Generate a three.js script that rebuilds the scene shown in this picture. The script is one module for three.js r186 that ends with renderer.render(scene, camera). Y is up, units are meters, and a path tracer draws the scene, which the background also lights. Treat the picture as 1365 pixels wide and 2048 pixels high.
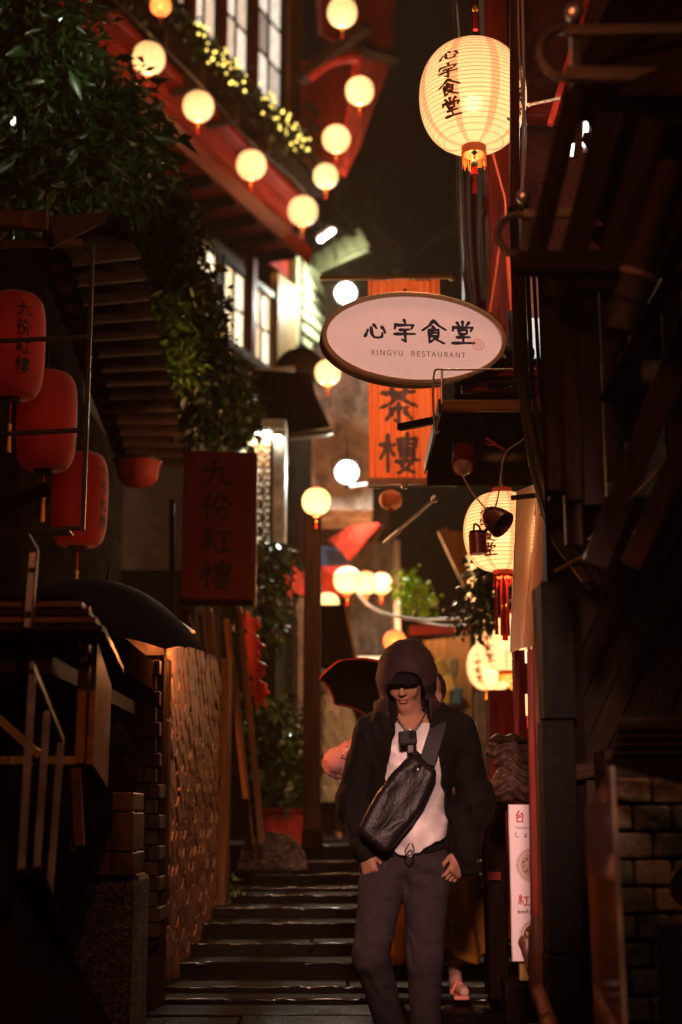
import * as THREE from 'three';
import { RoundedBoxGeometry } from 'three/addons/geometries/RoundedBoxGeometry.js';
import { mergeGeometries, mergeVertices } from 'three/addons/utils/BufferGeometryUtils.js';
import { RectAreaLightUniformsLib } from 'three/addons/lights/RectAreaLightUniformsLib.js';
RectAreaLightUniformsLib.init();

// ---------------------------------------------------------------- camera, sky, moonlight, exposure
const scene = new THREE.Scene();
const TILT = 12 * Math.PI / 180, EYE = 0.9, FPX = 2844;
const camera = new THREE.PerspectiveCamera(39.6, 682 / 1024, 0.05, 400);
camera.position.set(0, EYE, 0);
camera.rotation.x = TILT;
camera.focus = 6.15;
camera.userData.fStop = 1.4;
const renderer = new THREE.WebGLRenderer({ antialias: true });
renderer.toneMapping = THREE.LinearToneMapping;
renderer.toneMappingExposure = 1.0;
renderer.shadowMap.enabled = true;
{
  const w = 64, h = 32, data = new Float32Array(w * h * 4);
  for (let i = 0; i < w * h; i++) data.set([0.0022, 0.0019, 0.0019, 1], i * 4);   // rain clouds over a dark hillside town
  const sky = new THREE.DataTexture(data, w, h, THREE.RGBAFormat, THREE.FloatType);
  sky.mapping = THREE.EquirectangularReflectionMapping;
  sky.needsUpdate = true;
  scene.background = sky; scene.environment = sky;
}
const moon = new THREE.DirectionalLight(0xbfd0ff, 0.002);
moon.position.set(6, 20, 4); moon.shadow.radius = 30; moon.castShadow = true; moon.name = 'moon';
Object.assign(moon.shadow.camera, { left: -15, right: 15, top: 15, bottom: -15, far: 60 });
scene.add(moon);
scene.fog = new THREE.FogExp2(0xe0bc98, 0.0015);

// ---------------------------------------------------------------- helpers
let seed = 7;
const rnd = () => { seed = (seed + 0x6d2b79f5) | 0; let t = Math.imul(seed ^ (seed >>> 15), 1 | seed); t = (t + Math.imul(t ^ (t >>> 7), 61 | t)) ^ t; return ((t ^ (t >>> 14)) >>> 0) / 4294967296; };
const rr = (a, b) => a + (b - a) * rnd();
const V = (x, y, z) => new THREE.Vector3(x, y, z);
const lerp = THREE.MathUtils.lerp, clamp = THREE.MathUtils.clamp;
const CT = Math.cos(TILT), ST = Math.sin(TILT);
function ray(px, py) { const x = (px - 682.5) / FPX, y = (1024 - py) / FPX; return V(x, y * CT + ST, y * ST - CT); }
const at = (px, py, d) => ray(px, py).multiplyScalar(d).add(V(0, EYE, 0));               // a pixel of the photograph and a depth -> a place
const rz = (px, py, z) => { const r = ray(px, py); return r.multiplyScalar(-z / r.z).add(V(0, EYE, 0)); };   // the same for a distance down the alley
const names = {};
function numbered(name) { const n = names[name] = (names[name] ?? -1) + 1; return n ? name + '_' + String(n).padStart(3, '0') : name; }
const shade = (o) => o.traverse((c) => { if (c.isMesh) { c.castShadow = true; c.receiveShadow = true; } });
function thing(name, label, category, pos = V(0, 0, 0), group) {
  const o = new THREE.Group(); o.name = numbered(name); o.position.copy(pos); scene.add(o);
  o.userData = { label, category }; if (group) o.userData.group = group;
  return o;
}
function struct(name, label, geo, mat) { const m = geo ? new THREE.Mesh(geo, mat) : new THREE.Group(); m.name = numbered(name); m.userData = { kind: 'structure', label }; scene.add(m); m.castShadow = m.receiveShadow = true; return m; }
function origin(o) { const p = V(0, 0, 0); for (let q = o; q && q !== scene; q = q.parent) p.add(q.position); return p; }
// a part whose geometry is given in the scene's own coordinates
function part(parent, name, geos, mat, label) {
  let g = Array.isArray(geos) ? join(geos) : geos;
  const p = origin(parent);
  if (p.lengthSq()) g = g.translate(-p.x, -p.y, -p.z);
  const m = new THREE.Mesh(g, mat); m.name = name; m.castShadow = m.receiveShadow = true; if (label) m.userData.label = label;
  parent.add(m); return m;
}
// a part in its parent's own axes
function lpart(parent, name, geos, mat, label) {
  const m = new THREE.Mesh(Array.isArray(geos) ? join(geos) : geos, mat); m.name = name; m.castShadow = m.receiveShadow = true; if (label) m.userData.label = label;
  parent.add(m); return m;
}
function join(list) {
  const clean = list.map((g) => { const k = g.index ? g.toNonIndexed() : g; for (const n of Object.keys(k.attributes)) if (!['position', 'normal', 'uv'].includes(n)) k.deleteAttribute(n); if (!k.attributes.uv) k.setAttribute('uv', new THREE.BufferAttribute(new Float32Array(k.attributes.position.count * 2), 2)); return k; });
  return clean.length === 1 ? clean[0] : mergeGeometries(clean);
}
function metric(g, w, h, d) {            // uv in metres on the six faces of a box, v along the longest side's grain
  const uv = g.attributes.uv, n = g.attributes.normal, p = g.attributes.position, ou = rnd() * 7, ov = rnd() * 7;
  const longX = w >= h && w >= d, longZ = !longX && d >= h;
  for (let i = 0; i < uv.count; i++) {
    const ax = Math.abs(n.getX(i)), ay = Math.abs(n.getY(i)), az = Math.abs(n.getZ(i)), x = p.getX(i), y = p.getY(i), z = p.getZ(i);
    let u, v;
    if (az >= ax && az >= ay) [u, v] = longX ? [y, x] : [x, y]; else if (ax >= ay) [u, v] = longZ ? [y, z] : [z, y]; else [u, v] = longX ? [z, x] : [x, z];
    uv.setXY(i, u + ou, v + ov);
  }
  return g;
}
const bx = (w, h, d) => metric(new THREE.BoxGeometry(w, h, d), w, h, d);
const rbx = (w, h, d, r = 0.006) => metric(new RoundedBoxGeometry(w, h, d, 2, Math.min(r, w / 2.1, h / 2.1, d / 2.1)), w, h, d);
const box3 = (x0, x1, y0, y1, z0, z1, r) => (r ? rbx(x1 - x0, y1 - y0, z1 - z0, r) : bx(x1 - x0, y1 - y0, z1 - z0)).translate((x0 + x1) / 2, (y0 + y1) / 2, (z0 + z1) / 2);
// a box that spans two pixels at a distance down the alley
function boxZ(px0, py0, px1, py1, z, depth, r) { const a = rz(px0, (py0 + py1) / 2, z), b = rz(px1, (py0 + py1) / 2, z), t = rz((px0 + px1) / 2, py0, z), m = rz((px0 + px1) / 2, py1, z); return box3(a.x, b.x, m.y, t.y, -z - depth, -z, r); }
// a bar of rectangular section between two places; width lies across the alley where it can
function bar(a, b, w, t, r = 0) {
  const dir = b.clone().sub(a), L = dir.length(), g = r ? rbx(w, L, t, r) : bx(w, L, t); dir.normalize();
  let z = V(0, 0, 1); if (Math.abs(dir.z) > 0.9) z = V(0, 1, 0);
  const x = V(0, 0, 0).crossVectors(dir, z).normalize(); z = V(0, 0, 0).crossVectors(x, dir);
  return g.applyMatrix4(new THREE.Matrix4().makeBasis(x, dir, z).setPosition(a.clone().add(b).multiplyScalar(0.5)));
}
const rod = (a, b, r, r2 = r, seg = 10) => { const d = b.clone().sub(a), L = d.length(), q = new THREE.Quaternion().setFromUnitVectors(V(0, 1, 0), d.clone().normalize()); return new THREE.CylinderGeometry(r2, r, L, seg, 1).applyQuaternion(q).translate((a.x + b.x) / 2, (a.y + b.y) / 2, (a.z + b.z) / 2); };
const tube = (pts, r, seg = 24, rad = 7, closed = false) => new THREE.TubeGeometry(new THREE.CatmullRomCurve3(pts, closed), seg, r, rad, closed);
const ball = (p, r, s = 12) => new THREE.SphereGeometry(r, s, Math.ceil(s * 0.7)).translate(p.x, p.y, p.z);
const disc = (p, n, r, t, seg = 20) => new THREE.CylinderGeometry(r, r, t, seg).applyQuaternion(new THREE.Quaternion().setFromUnitVectors(V(0, 1, 0), n.clone().normalize())).translate(p.x, p.y, p.z);
function sheet(a, b, c, d) { const g = new THREE.BufferGeometry(), P = [], U = [], n = 6; for (let j = 0; j <= n; j++) for (let i = 0; i <= n; i++) { const p = a.clone().lerp(b, i / n).lerp(d.clone().lerp(c, i / n), j / n); P.push(p.x, p.y, p.z); U.push(i / n, j / n); } const X = []; for (let j = 0; j < n; j++) for (let i = 0; i < n; i++) { const k = j * (n + 1) + i; X.push(k, k + 1, k + n + 1, k + 1, k + n + 2, k + n + 1); } g.setAttribute('position', new THREE.Float32BufferAttribute(P, 3)); g.setAttribute('uv', new THREE.Float32BufferAttribute(U, 2)); g.setIndex(X); g.computeVertexNormals(); return g; }   // one thin sheet of paper or acrylic
function plate(pts, thick) {             // a flat board with the given corners and a thickness behind it
  const n = V(0, 0, 0).crossVectors(pts[1].clone().sub(pts[0]), pts[2].clone().sub(pts[0])).normalize(), u = pts[1].clone().sub(pts[0]).normalize(), v = V(0, 0, 0).crossVectors(n, u), o = pts[0];
  const s = new THREE.Shape(pts.map((p) => { const q = p.clone().sub(o); return new THREE.Vector2(q.dot(u), q.dot(v)); }));
  return new THREE.ExtrudeGeometry(s, { depth: thick, bevelEnabled: false }).applyMatrix4(new THREE.Matrix4().makeBasis(u, v, n).setPosition(o));
}
// ---------------------------------------------------------------- surface from a field (naive surface nets): people, stones, cloth
function skin(f, lo, hi, c) {
  const nx = Math.ceil((hi[0] - lo[0]) / c) + 2, ny = Math.ceil((hi[1] - lo[1]) / c) + 2, nz = Math.ceil((hi[2] - lo[2]) / c) + 2, g = new Float32Array(nx * ny * nz), id = new Int32Array(nx * ny * nz).fill(-1);
  const I = (i, j, k) => i + nx * (j + ny * k);
  for (let k = 0; k < nz; k++) for (let j = 0; j < ny; j++) for (let i = 0; i < nx; i++) g[I(i, j, k)] = f(lo[0] + (i - 0.5) * c, lo[1] + (j - 0.5) * c, lo[2] + (k - 0.5) * c);
  const P = [], N = [], X = [];
  for (let k = 0; k < nz - 1; k++) for (let j = 0; j < ny - 1; j++) for (let i = 0; i < nx - 1; i++) {
    let n = 0, sx = 0, sy = 0, sz = 0;
    for (let e = 0; e < 12; e++) {
      const ax = e >> 2, b1 = e & 1, b2 = (e >> 1) & 1, o = ax === 0 ? [0, b1, b2] : ax === 1 ? [b1, 0, b2] : [b1, b2, 0], a = g[I(i + o[0], j + o[1], k + o[2])], q = o.slice(); q[ax] = 1;
      const b = g[I(i + q[0], j + q[1], k + q[2])];
      if ((a < 0) !== (b < 0)) { const t = a / (a - b); sx += o[0] + (ax === 0 ? t : 0); sy += o[1] + (ax === 1 ? t : 0); sz += o[2] + (ax === 2 ? t : 0); n++; }
    }
    if (!n) continue;
    const x = lo[0] + (i - 0.5 + sx / n) * c, y = lo[1] + (j - 0.5 + sy / n) * c, z = lo[2] + (k - 0.5 + sz / n) * c, h = c * 0.6;
    id[I(i, j, k)] = P.length / 3; P.push(x, y, z);
    const gx = f(x + h, y, z) - f(x - h, y, z), gy = f(x, y + h, z) - f(x, y - h, z), gz = f(x, y, z + h) - f(x, y, z - h), l = Math.hypot(gx, gy, gz) || 1;
    N.push(gx / l, gy / l, gz / l);
  }
  const quad = (a, b, d, e, flip) => { if (a < 0 || b < 0 || d < 0 || e < 0) return; flip ? X.push(a, d, b, b, d, e) : X.push(a, b, d, b, e, d); };
  for (let k = 1; k < nz - 1; k++) for (let j = 1; j < ny - 1; j++) for (let i = 1; i < nx - 1; i++) {
    const a = g[I(i, j, k)] < 0;
    if (a !== g[I(i + 1, j, k)] < 0) quad(id[I(i, j - 1, k - 1)], id[I(i, j, k - 1)], id[I(i, j - 1, k)], id[I(i, j, k)], !a);
    if (a !== g[I(i, j + 1, k)] < 0) quad(id[I(i - 1, j, k - 1)], id[I(i - 1, j, k)], id[I(i, j, k - 1)], id[I(i, j, k)], !a);
    if (a !== g[I(i, j, k + 1)] < 0) quad(id[I(i - 1, j - 1, k)], id[I(i, j - 1, k)], id[I(i - 1, j, k)], id[I(i, j, k)], !a);
  }
  const G = new THREE.BufferGeometry();
  G.setAttribute('position', new THREE.Float32BufferAttribute(P, 3)); G.setAttribute('normal', new THREE.Float32BufferAttribute(N, 3));
  const uv = new Float32Array(P.length / 3 * 2); for (let i = 0; i < uv.length / 2; i++) { uv[2 * i] = P[3 * i] + P[3 * i + 2] * 0.7; uv[2 * i + 1] = P[3 * i + 1]; }
  G.setAttribute('uv', new THREE.BufferAttribute(uv, 2)); G.setIndex(X);
  return G;
}
const smin = (a, b, k) => { const h = Math.max(k - Math.abs(a - b), 0) / k; return Math.min(a, b) - h * h * k * 0.25; };
const smax = (a, b, k) => -smin(-a, -b, k);
const cap = (x, y, z, a, b, ra, rb) => { const bx = b[0] - a[0], by = b[1] - a[1], bz = b[2] - a[2], px = x - a[0], py = y - a[1], pz = z - a[2], t = clamp((px * bx + py * by + pz * bz) / (bx * bx + by * by + bz * bz + 1e-9), 0, 1); return Math.hypot(px - bx * t, py - by * t, pz - bz * t) - (ra + (rb - ra) * t); };
const ell = (x, y, z, c, r) => { const a = (x - c[0]) / r[0], b = (y - c[1]) / r[1], d = (z - c[2]) / r[2], k = Math.hypot(a, b, d), q = Math.hypot(a / r[0], b / r[1], d / r[2]); return k < 1e-6 ? -Math.min(...r) : k * (k - 1) / q; };
// ---------------------------------------------------------------- textures
const hash = (x, y, s) => { let h = Math.imul(x, 374761393) ^ Math.imul(y, 668265263) ^ Math.imul(s, 2147483647); h = Math.imul(h ^ (h >>> 13), 1274126177); return ((h ^ (h >>> 16)) >>> 0) / 4294967296; };
function vnoise(x, y, px, py, s) { const xi = Math.floor(x), yi = Math.floor(y), fx = x - xi, fy = y - yi, sx = fx * fx * (3 - 2 * fx), sy = fy * fy * (3 - 2 * fy), m = (a, n) => ((a % n) + n) % n; const q = (i, j) => hash(m(xi + i, px), m(yi + j, py), s); return lerp(lerp(q(0, 0), q(1, 0), sx), lerp(q(0, 1), q(1, 1), sx), sy); }
function fbm(u, v, nx, ny, oct, s) { let a = 0.5, t = 0, w = 0; for (let o = 0; o < oct; o++) { t += a * vnoise(u * nx, v * ny, nx, ny, s + o); w += a; a *= 0.5; nx *= 2; ny *= 2; } return t / w; }
function tex(n, fn, rep, color = true) {
  const d = new Uint8Array(n * n * 4);
  for (let y = 0; y < n; y++) for (let x = 0; x < n; x++) { const c = fn(x / n, y / n), i = (y * n + x) * 4; for (let k = 0; k < 3; k++) d[i + k] = clamp((c.length ? c[k] : c) * 255, 0, 255); d[i + 3] = 255; }
  const t = new THREE.DataTexture(d, n, n); t.wrapS = t.wrapT = THREE.RepeatWrapping; t.magFilter = THREE.LinearFilter; t.minFilter = THREE.LinearMipmapLinearFilter; t.repeat.set(rep, rep); if (color) t.colorSpace = THREE.SRGBColorSpace; t.needsUpdate = true; return t;
}
const T = {
  wood: tex(512, (u, v) => { const g = fbm(u + 0.02 * Math.sin(v * 6.283), v, 40, 3, 4, 3), k = fbm(u, v, 6, 2, 3, 9), s = fbm(u, v, 128, 6, 2, 31); const b = 0.5 + 0.3 * g + 0.2 * (k - 0.5) + 0.22 * (s - 0.5); return [b, b * 0.97, b * 0.93]; }, 1.3),
  plaster: tex(512, (u, v) => { const b = 0.62 + 0.34 * (fbm(u, v, 5, 5, 5, 5) - 0.5) + 0.25 * (fbm(u, v, 60, 60, 3, 8) - 0.5) - (fbm(u, v, 9, 4, 4, 77) > 0.62 ? 0.12 : 0); return [b, b * 0.98, b * 0.95]; }, 0.9),
  grit: tex(512, (u, v) => 0.42 + 0.7 * (fbm(u, v, 110, 110, 2, 21) - 0.4) + 0.3 * (fbm(u, v, 8, 8, 4, 22) - 0.5), 1.1),
  gritBump: tex(512, (u, v) => 0.6 * fbm(u, v, 90, 90, 2, 41) + 0.4 * fbm(u, v, 9, 9, 3, 43), 1.3, false),
  wetRough: tex(256, (u, v) => 0.25 + 0.75 * fbm(u, v, 7, 7, 5, 51), 0.8, false),
  cloth: tex(256, (u, v) => 0.75 + 0.18 * Math.sin(u * 6.283 * 64) * Math.sin(v * 6.283 * 64) + 0.2 * (fbm(u, v, 8, 8, 4, 61) - 0.5), 6),
  cloud: tex(256, (u, v) => 0.72 + 0.5 * (fbm(u, v, 6, 6, 4, 71) - 0.5), 2.2),
  streak: tex(256, (u, v) => 0.8 + 0.35 * (fbm(u, v, 50, 2, 3, 81) - 0.5) + 0.2 * (fbm(u, v, 5, 5, 3, 83) - 0.5), 2),
};
// brushed characters as strokes on a 100 x 100 field
const GLYPH = {
  heart: [[12, 76, 20, 60, 24, 48], [36, 40, 38, 65, 46, 78, 62, 80, 76, 76, 78, 60], [46, 28, 56, 42], [76, 36, 86, 50, 88, 60]],
  eaves: [[50, 5, 54, 18], [18, 23, 13, 42], [16, 27, 84, 25, 76, 40], [32, 46, 68, 43], [12, 63, 90, 60], [51, 46, 53, 92, 40, 84]],
  food: [[50, 3, 32, 26, 6, 45], [50, 3, 70, 24, 96, 40], [46, 28, 55, 35], [32, 42, 32, 92, 48, 81], [32, 42, 68, 40, 67, 66], [34, 53, 66, 52], [34, 66, 66, 65], [64, 70, 55, 77], [46, 66, 62, 82, 88, 95]],
  hall: [[50, 3, 50, 22], [28, 8, 37, 20], [75, 6, 64, 20], [15, 26, 11, 42], [14, 28, 88, 27, 80, 42], [34, 38, 36, 54], [34, 38, 66, 37, 64, 53], [36, 54, 64, 53], [26, 68, 76, 66], [50, 56, 50, 90], [8, 92, 92, 89]],
  nine: [[8, 40, 66, 34, 64, 74, 74, 87, 92, 82, 92, 66], [42, 6, 40, 50, 26, 76, 6, 93]],
  share: [[28, 5, 20, 30, 5, 52], [20, 32, 20, 95], [54, 10, 46, 30, 34, 46], [66, 10, 76, 28, 96, 44], [42, 54, 79, 52, 76, 86, 64, 90], [57, 54, 50, 74, 34, 93]],
  red: [[28, 5, 13, 24, 31, 27], [40, 17, 11, 45, 41, 43], [26, 46, 26, 80], [14, 58, 7, 78], [38, 56, 45, 72], [54, 24, 94, 21], [73, 24, 72, 82], [48, 85, 99, 82]],
  storey: [[5, 30, 41, 28], [23, 5, 23, 95], [22, 32, 5, 64], [24, 35, 39, 54], [48, 16, 94, 15], [50, 27, 90, 27], [50, 16, 50, 38], [91, 15, 90, 38], [50, 38, 90, 38], [70, 3, 70, 56], [54, 46, 86, 46, 86, 56, 54, 56, 54, 46], [67, 57, 56, 80, 86, 97], [85, 62, 70, 85, 47, 97], [43, 69, 99, 67]],
  tea: [[9, 20, 91, 18], [34, 7, 35, 30], [67, 7, 65, 30], [50, 26, 30, 46, 6, 58], [50, 26, 72, 44, 96, 55], [29, 60, 73, 58], [50, 46, 51, 95, 41, 88], [34, 68, 19, 88], [65, 67, 83, 86]],
  tower: [[46, 7, 24, 41, 72, 36], [64, 23, 82, 47], [28, 54, 29, 93], [28, 54, 73, 54, 71, 93], [29, 90, 71, 90]],
  style: [[7, 30, 92, 27], [62, 5, 68, 50, 80, 84, 95, 89, 95, 71], [76, 9, 87, 20], [16, 52, 51, 50], [33, 52, 33, 80], [11, 85, 55, 77]],
  roast: [[10, 33, 15, 48], [41, 29, 34, 46], [25, 9, 24, 56, 5, 93], [26, 58, 41, 82], [58, 14, 89, 13], [73, 3, 73, 26], [48, 28, 99, 27], [50, 40, 70, 39], [60, 32, 60, 50], [76, 40, 99, 39], [87, 32, 87, 50], [48, 56, 99, 54], [64, 58, 60, 80, 43, 95], [80, 56, 80, 87, 99, 89, 99, 77]],
  shi: [[30, 9, 30, 70, 48, 88, 80, 70]], yo: [[52, 25, 52, 84, 32, 80, 38, 66, 76, 86], [52, 46, 76, 44]], u: [[38, 8, 63, 19], [24, 43, 56, 32, 73, 46, 64, 74, 40, 95]],
};
function brush(c, name, x, y, s, color, w = 9) {
  c.fillStyle = color;
  for (const st of GLYPH[name]) {
    const pts = []; for (let i = 0; i < st.length; i += 2) pts.push([st[i], st[i + 1]]);
    let L = 0; for (let i = 1; i < pts.length; i++) L += Math.hypot(pts[i][0] - pts[i - 1][0], pts[i][1] - pts[i - 1][1]);
    let run = 0;
    for (let i = 1; i < pts.length; i++) {
      const [a, b] = pts[i - 1], [d, e] = pts[i], l = Math.hypot(d - a, e - b), n = Math.max(3, Math.ceil(l / 1.2));
      for (let k = 0; k <= n; k++) { const t = k / n, q = (run + l * t) / L, r = w * 0.5 * (q < 0.12 ? 0.85 + q * 1.8 : 1.07 - 0.5 * q + 0.1 * Math.sin(q * 9)); c.beginPath(); c.arc(x + (a + (d - a) * t) * s / 100, y + (b + (e - b) * t) * s / 100, r * s / 100, 0, 7); c.fill(); }
      run += l;
    }
  }
}
function canvasTex(w, h, draw) { const cv = document.createElement('canvas'); cv.width = w; cv.height = h; draw(cv.getContext('2d'), w, h); const t = new THREE.CanvasTexture(cv); t.colorSpace = THREE.SRGBColorSpace; t.anisotropy = 8; return t; }
// ---------------------------------------------------------------- materials
const S = (color, roughness, o = {}) => new THREE.MeshPhysicalMaterial({ color: Array.isArray(color) ? new THREE.Color().setRGB(...color) : color, roughness, specularIntensity: roughness < 0.36 || o.metalness ? 1 : 0.16, ...o });
const PH = (color, roughness, o = {}) => new THREE.MeshPhysicalMaterial({ color: Array.isArray(color) ? new THREE.Color().setRGB(...color) : color, roughness, ...o });
const wood = (c, r = 0.55, o = {}) => S(c, Math.max(r, 0.5), { map: T.wood, bumpMap: T.wood, bumpScale: 0.003, ...o });
const M = {
  redWood: wood([0.34, 0.03, 0.014], 0.45), redWood2: wood([0.26, 0.022, 0.01], 0.5), darkWood: wood([0.06, 0.03, 0.018], 0.5, { specularIntensity: 0.05 }), blackWood: wood([0.022, 0.013, 0.010], 0.5, { specularIntensity: 0 }), brownWood: wood([0.2, 0.1, 0.045], 0.5), orangeWood: wood([0.5, 0.22, 0.07], 0.5), yellowWood: wood([0.55, 0.36, 0.13], 0.55),
  greenBoard: wood([0.4, 0.46, 0.3], 0.6), tealBoard: wood([0.12, 0.19, 0.17], 0.5), greyPlaster: S([0.34, 0.3, 0.3], 0.9, { map: T.plaster, bumpMap: T.plaster, bumpScale: 0.004 }), pinkPlaster: S([0.6, 0.4, 0.33], 0.9, { map: T.plaster, bumpMap: T.plaster, bumpScale: 0.005 }), darkPlaster: S([0.055, 0.04, 0.032], 0.85, { specularIntensity: 0, map: T.plaster, bumpMap: T.plaster, bumpScale: 0.006 }),
  grit: S([0.22, 0.17, 0.13], 0.9, { map: T.grit, bumpMap: T.gritBump, bumpScale: 0.012 }), blackMetal: S([0.02, 0.017, 0.015], 0.4, { metalness: 0.6 }), ironRail: S([0.05, 0.04, 0.03], 0.4, { metalness: 0.5, bumpMap: T.gritBump, bumpScale: 0.002 }), steel: S([0.55, 0.5, 0.48], 0.28, { metalness: 0.9 }), alu: S([0.5, 0.42, 0.42], 0.35, { metalness: 0.35, map: T.cloud }), rust: S([0.25, 0.1, 0.05], 0.7, { map: T.plaster }),
  stone: PH([0.014, 0.011, 0.011], 0.7, { specularIntensity: 0.1, map: T.plaster, bumpMap: T.gritBump, bumpScale: 0.004 }), stone2: PH([0.01, 0.008, 0.008], 0.75, { specularIntensity: 0.1, map: T.plaster, bumpMap: T.gritBump, bumpScale: 0.005 }), asphalt: PH([0.006, 0.005, 0.005], 0.7, { specularIntensity: 0.05, map: T.grit, roughnessMap: T.wetRough, bumpMap: T.gritBump, bumpScale: 0.01 }), wetEdge: PH([0.05, 0.04, 0.038], 0.16, { map: T.plaster, bumpMap: T.gritBump, bumpScale: 0.006, clearcoat: 1, clearcoatRoughness: 0.12 }),
  cable: S([0.03, 0.028, 0.026], 0.45), paleCable: S([0.55, 0.5, 0.45], 0.5), redCable: S([0.55, 0.1, 0.05], 0.5), tassel: S([0.6, 0.03, 0.03], 0.8), fringe: S([0.85, 0.33, 0.07], 0.8), goldThread: S([0.75, 0.45, 0.06], 0.6), jade: S([0.08, 0.28, 0.2], 0.3), redCap: S([0.6, 0.12, 0.05], 0.6), blackCap: S([0.03, 0.02, 0.015], 0.6),
  glass: PH([0.95, 0.95, 0.95], 0.03, { transmission: 1, thickness: 0 }), white: S([0.75, 0.72, 0.7], 0.5, { map: T.cloud }), redPaint: S([0.5, 0.04, 0.02], 0.4, { map: T.cloud }), blueCloth: S([0.06, 0.09, 0.2], 0.8, { map: T.cloth }),
  soffit: S([0.008, 0.006, 0.005], 0.9, { map: T.wood, specularIntensity: 0 }), tile: S([0.085, 0.042, 0.034], 0.75, { map: T.plaster, bumpMap: T.gritBump, bumpScale: 0.004 }), bulb: S([1, 0.9, 0.7], 0.5, { emissive: new THREE.Color().setRGB(1, 0.78, 0.5), emissiveIntensity: 48 }), lampGlow: S([1, 1, 1], 0.4, { emissive: new THREE.Color().setRGB(0.95, 1, 0.93), emissiveIntensity: 30 }), fairy: S([1, 0.9, 0.4], 0.4, { emissive: new THREE.Color().setRGB(1, 0.8, 0.16), emissiveIntensity: 2.6 }),
};
// ================================================================ ground, landing and stairs
{
  // the hill the town stands on, one sheet out to the dark horizon
  const g = new THREE.PlaneGeometry(240, 240, 120, 120).rotateX(-Math.PI / 2).translate(0, 0, -60), p = g.attributes.position;
  for (let i = 0; i < p.count; i++) { const x = p.getX(i), z = p.getZ(i), far = Math.max(0, -z - 26), side = Math.max(0, Math.abs(x) - 9); p.setY(i, -0.5 + 0.75 * Math.min(far, 60) * (0.8 + 0.4 * fbm((x + 120) / 240, (z + 180) / 240, 12, 12, 3, 5)) + 0.12 * Math.min(side, 30)); }
  g.computeVertexNormals();
  struct('hillside_terrain', 'dark wooded hillside rising behind the alley into the night', g, S([0.02, 0.022, 0.016], 1, { map: T.plaster }));
}
const slabs = (parent, x0, x1, y0, y1, z0, z1, n, mat, name = 'paving_stone') => { let x = x0; for (let i = 0; i < n; i++) { const e = i === n - 1 ? x1 : x0 + (x1 - x0) * (i + 1 + rr(-0.16, 0.16)) / n, d = rr(-0.004, 0.004); part(parent, name, box3(x + 0.003, e - 0.003, y0, y1 + d, z0, z1 + rr(-0.006, 0.006), 0.012), mat); x = e; } };
{
  const lower = struct('pavement', 'wet dark paving of the lower alley at the foot of the stairs');
  for (let r = 0; r < 9; r++) slabs(lower, -3.2, 1.6, -0.4, -0.2, -6.42 + r * 0.82, -6.42 + (r + 1) * 0.82 - 0.008, 5, M.asphalt);
  const land = struct('landing', 'rough wet stone landing below the first step');
  slabs(land, -2.2, 1.3, -0.4, 0, -6.82, -6.43, 4, M.asphalt); slabs(land, -2.2, 1.3, -0.4, 0.004, -7.2, -6.83, 3, M.asphalt);
  const st = struct('stone_stairs', 'wet dark stone stairs climbing between the shops');
  const nose = [[7.2, 0.03], [7.42, 0.062], [7.75, 0.143], [8.1, 0.213], [8.45, 0.294], [8.8, 0.356], [9.15, 0.41], [9.5, 0.436], [9.9, 0.506], [10.3, 0.578], [10.7, 0.68]];
  nose.forEach(([z, y], k) => {
    const x0 = k > 7 ? -0.62 : -1.5 + 0.06 * k, z1 = (nose[k + 1]?.[0] ?? 11.1) + 0.05, step = new THREE.Group(); step.name = 'step'; st.add(step);
    slabs(step, x0, 1.35, y - 0.2, y, -z1, -z, 1 + (k * 7) % 2, k % 2 ? M.stone : M.stone2, 'step_stone');
    for (let xa = x0 + 0.02; xa < 1.3;) { const xe = Math.min(xa + rr(0.2, 0.75), 1.33), n = Math.ceil((xe - xa) / 0.05) + 1, ep = []; for (let i = 0; i <= n; i++) ep.push(V(lerp(xa, xe, i / n), y - 0.004 + rr(-0.005, 0.004), -z + rr(-0.003, 0.006))); if (rnd() > 0.16) part(step, 'nosing', tube(ep, rr(0.0035, 0.0065), n * 4, 6), M.wetEdge); xa = xe + rr(0.0, 0.06); }
  });
  const up = struct('upper_landing', 'wet paved landing at the top of the stairs');
  for (let r = 0; r < 6; r++) slabs(up, -1.6, 2.4, 0.45, 0.676, -11.15 - (r + 1) * 1.5, -11.15 - r * 1.5 - 0.01, 4, M.stone);
}
// ================================================================ the tall teahouse on the left, its front turned a little across the alley
const frame = (o, u) => {
  const n = V(-u.z, 0, u.x);
  const F = { o, u, n, p: (s, h, t = 0) => o.clone().addScaledVector(u, s).addScaledVector(n, t).setY(h),
    pix: (px, py, t = 0) => { const r = ray(px, py), e = V(0, EYE, 0), k = (o.clone().addScaledVector(n, t).sub(e).dot(n)) / r.dot(n), q = r.multiplyScalar(k).add(e); return [q.clone().sub(o).dot(u), q.y]; },
    box: (s0, s1, h0, h1, t0, t1, r) => box3(s0, s1, h0, h1, t0, t1, r).applyMatrix4(new THREE.Matrix4().makeBasis(u, V(0, 1, 0), n).setPosition(o.x, 0, o.z)) };
  return F;
};
const A1 = at(298, 117, 15.5), FU = V(0.4016, 0, -1).normalize(), F = frame(A1.clone().addScaledVector(V(FU.z, 0, -FU.x), 0.75), FU);
const pane = (c, k) => S([0.8, 0.75, 0.65], 0.4, { emissive: new THREE.Color().setRGB(...c), emissiveIntensity: k, emissiveMap: T.streak });
const warmPane = [pane([1, 0.86, 0.7], 1.5), pane([1, 0.8, 0.6], 1.1), pane([0.95, 0.85, 0.7], 0.9), pane([0.55, 0.5, 0.44], 0.6)];
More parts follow.
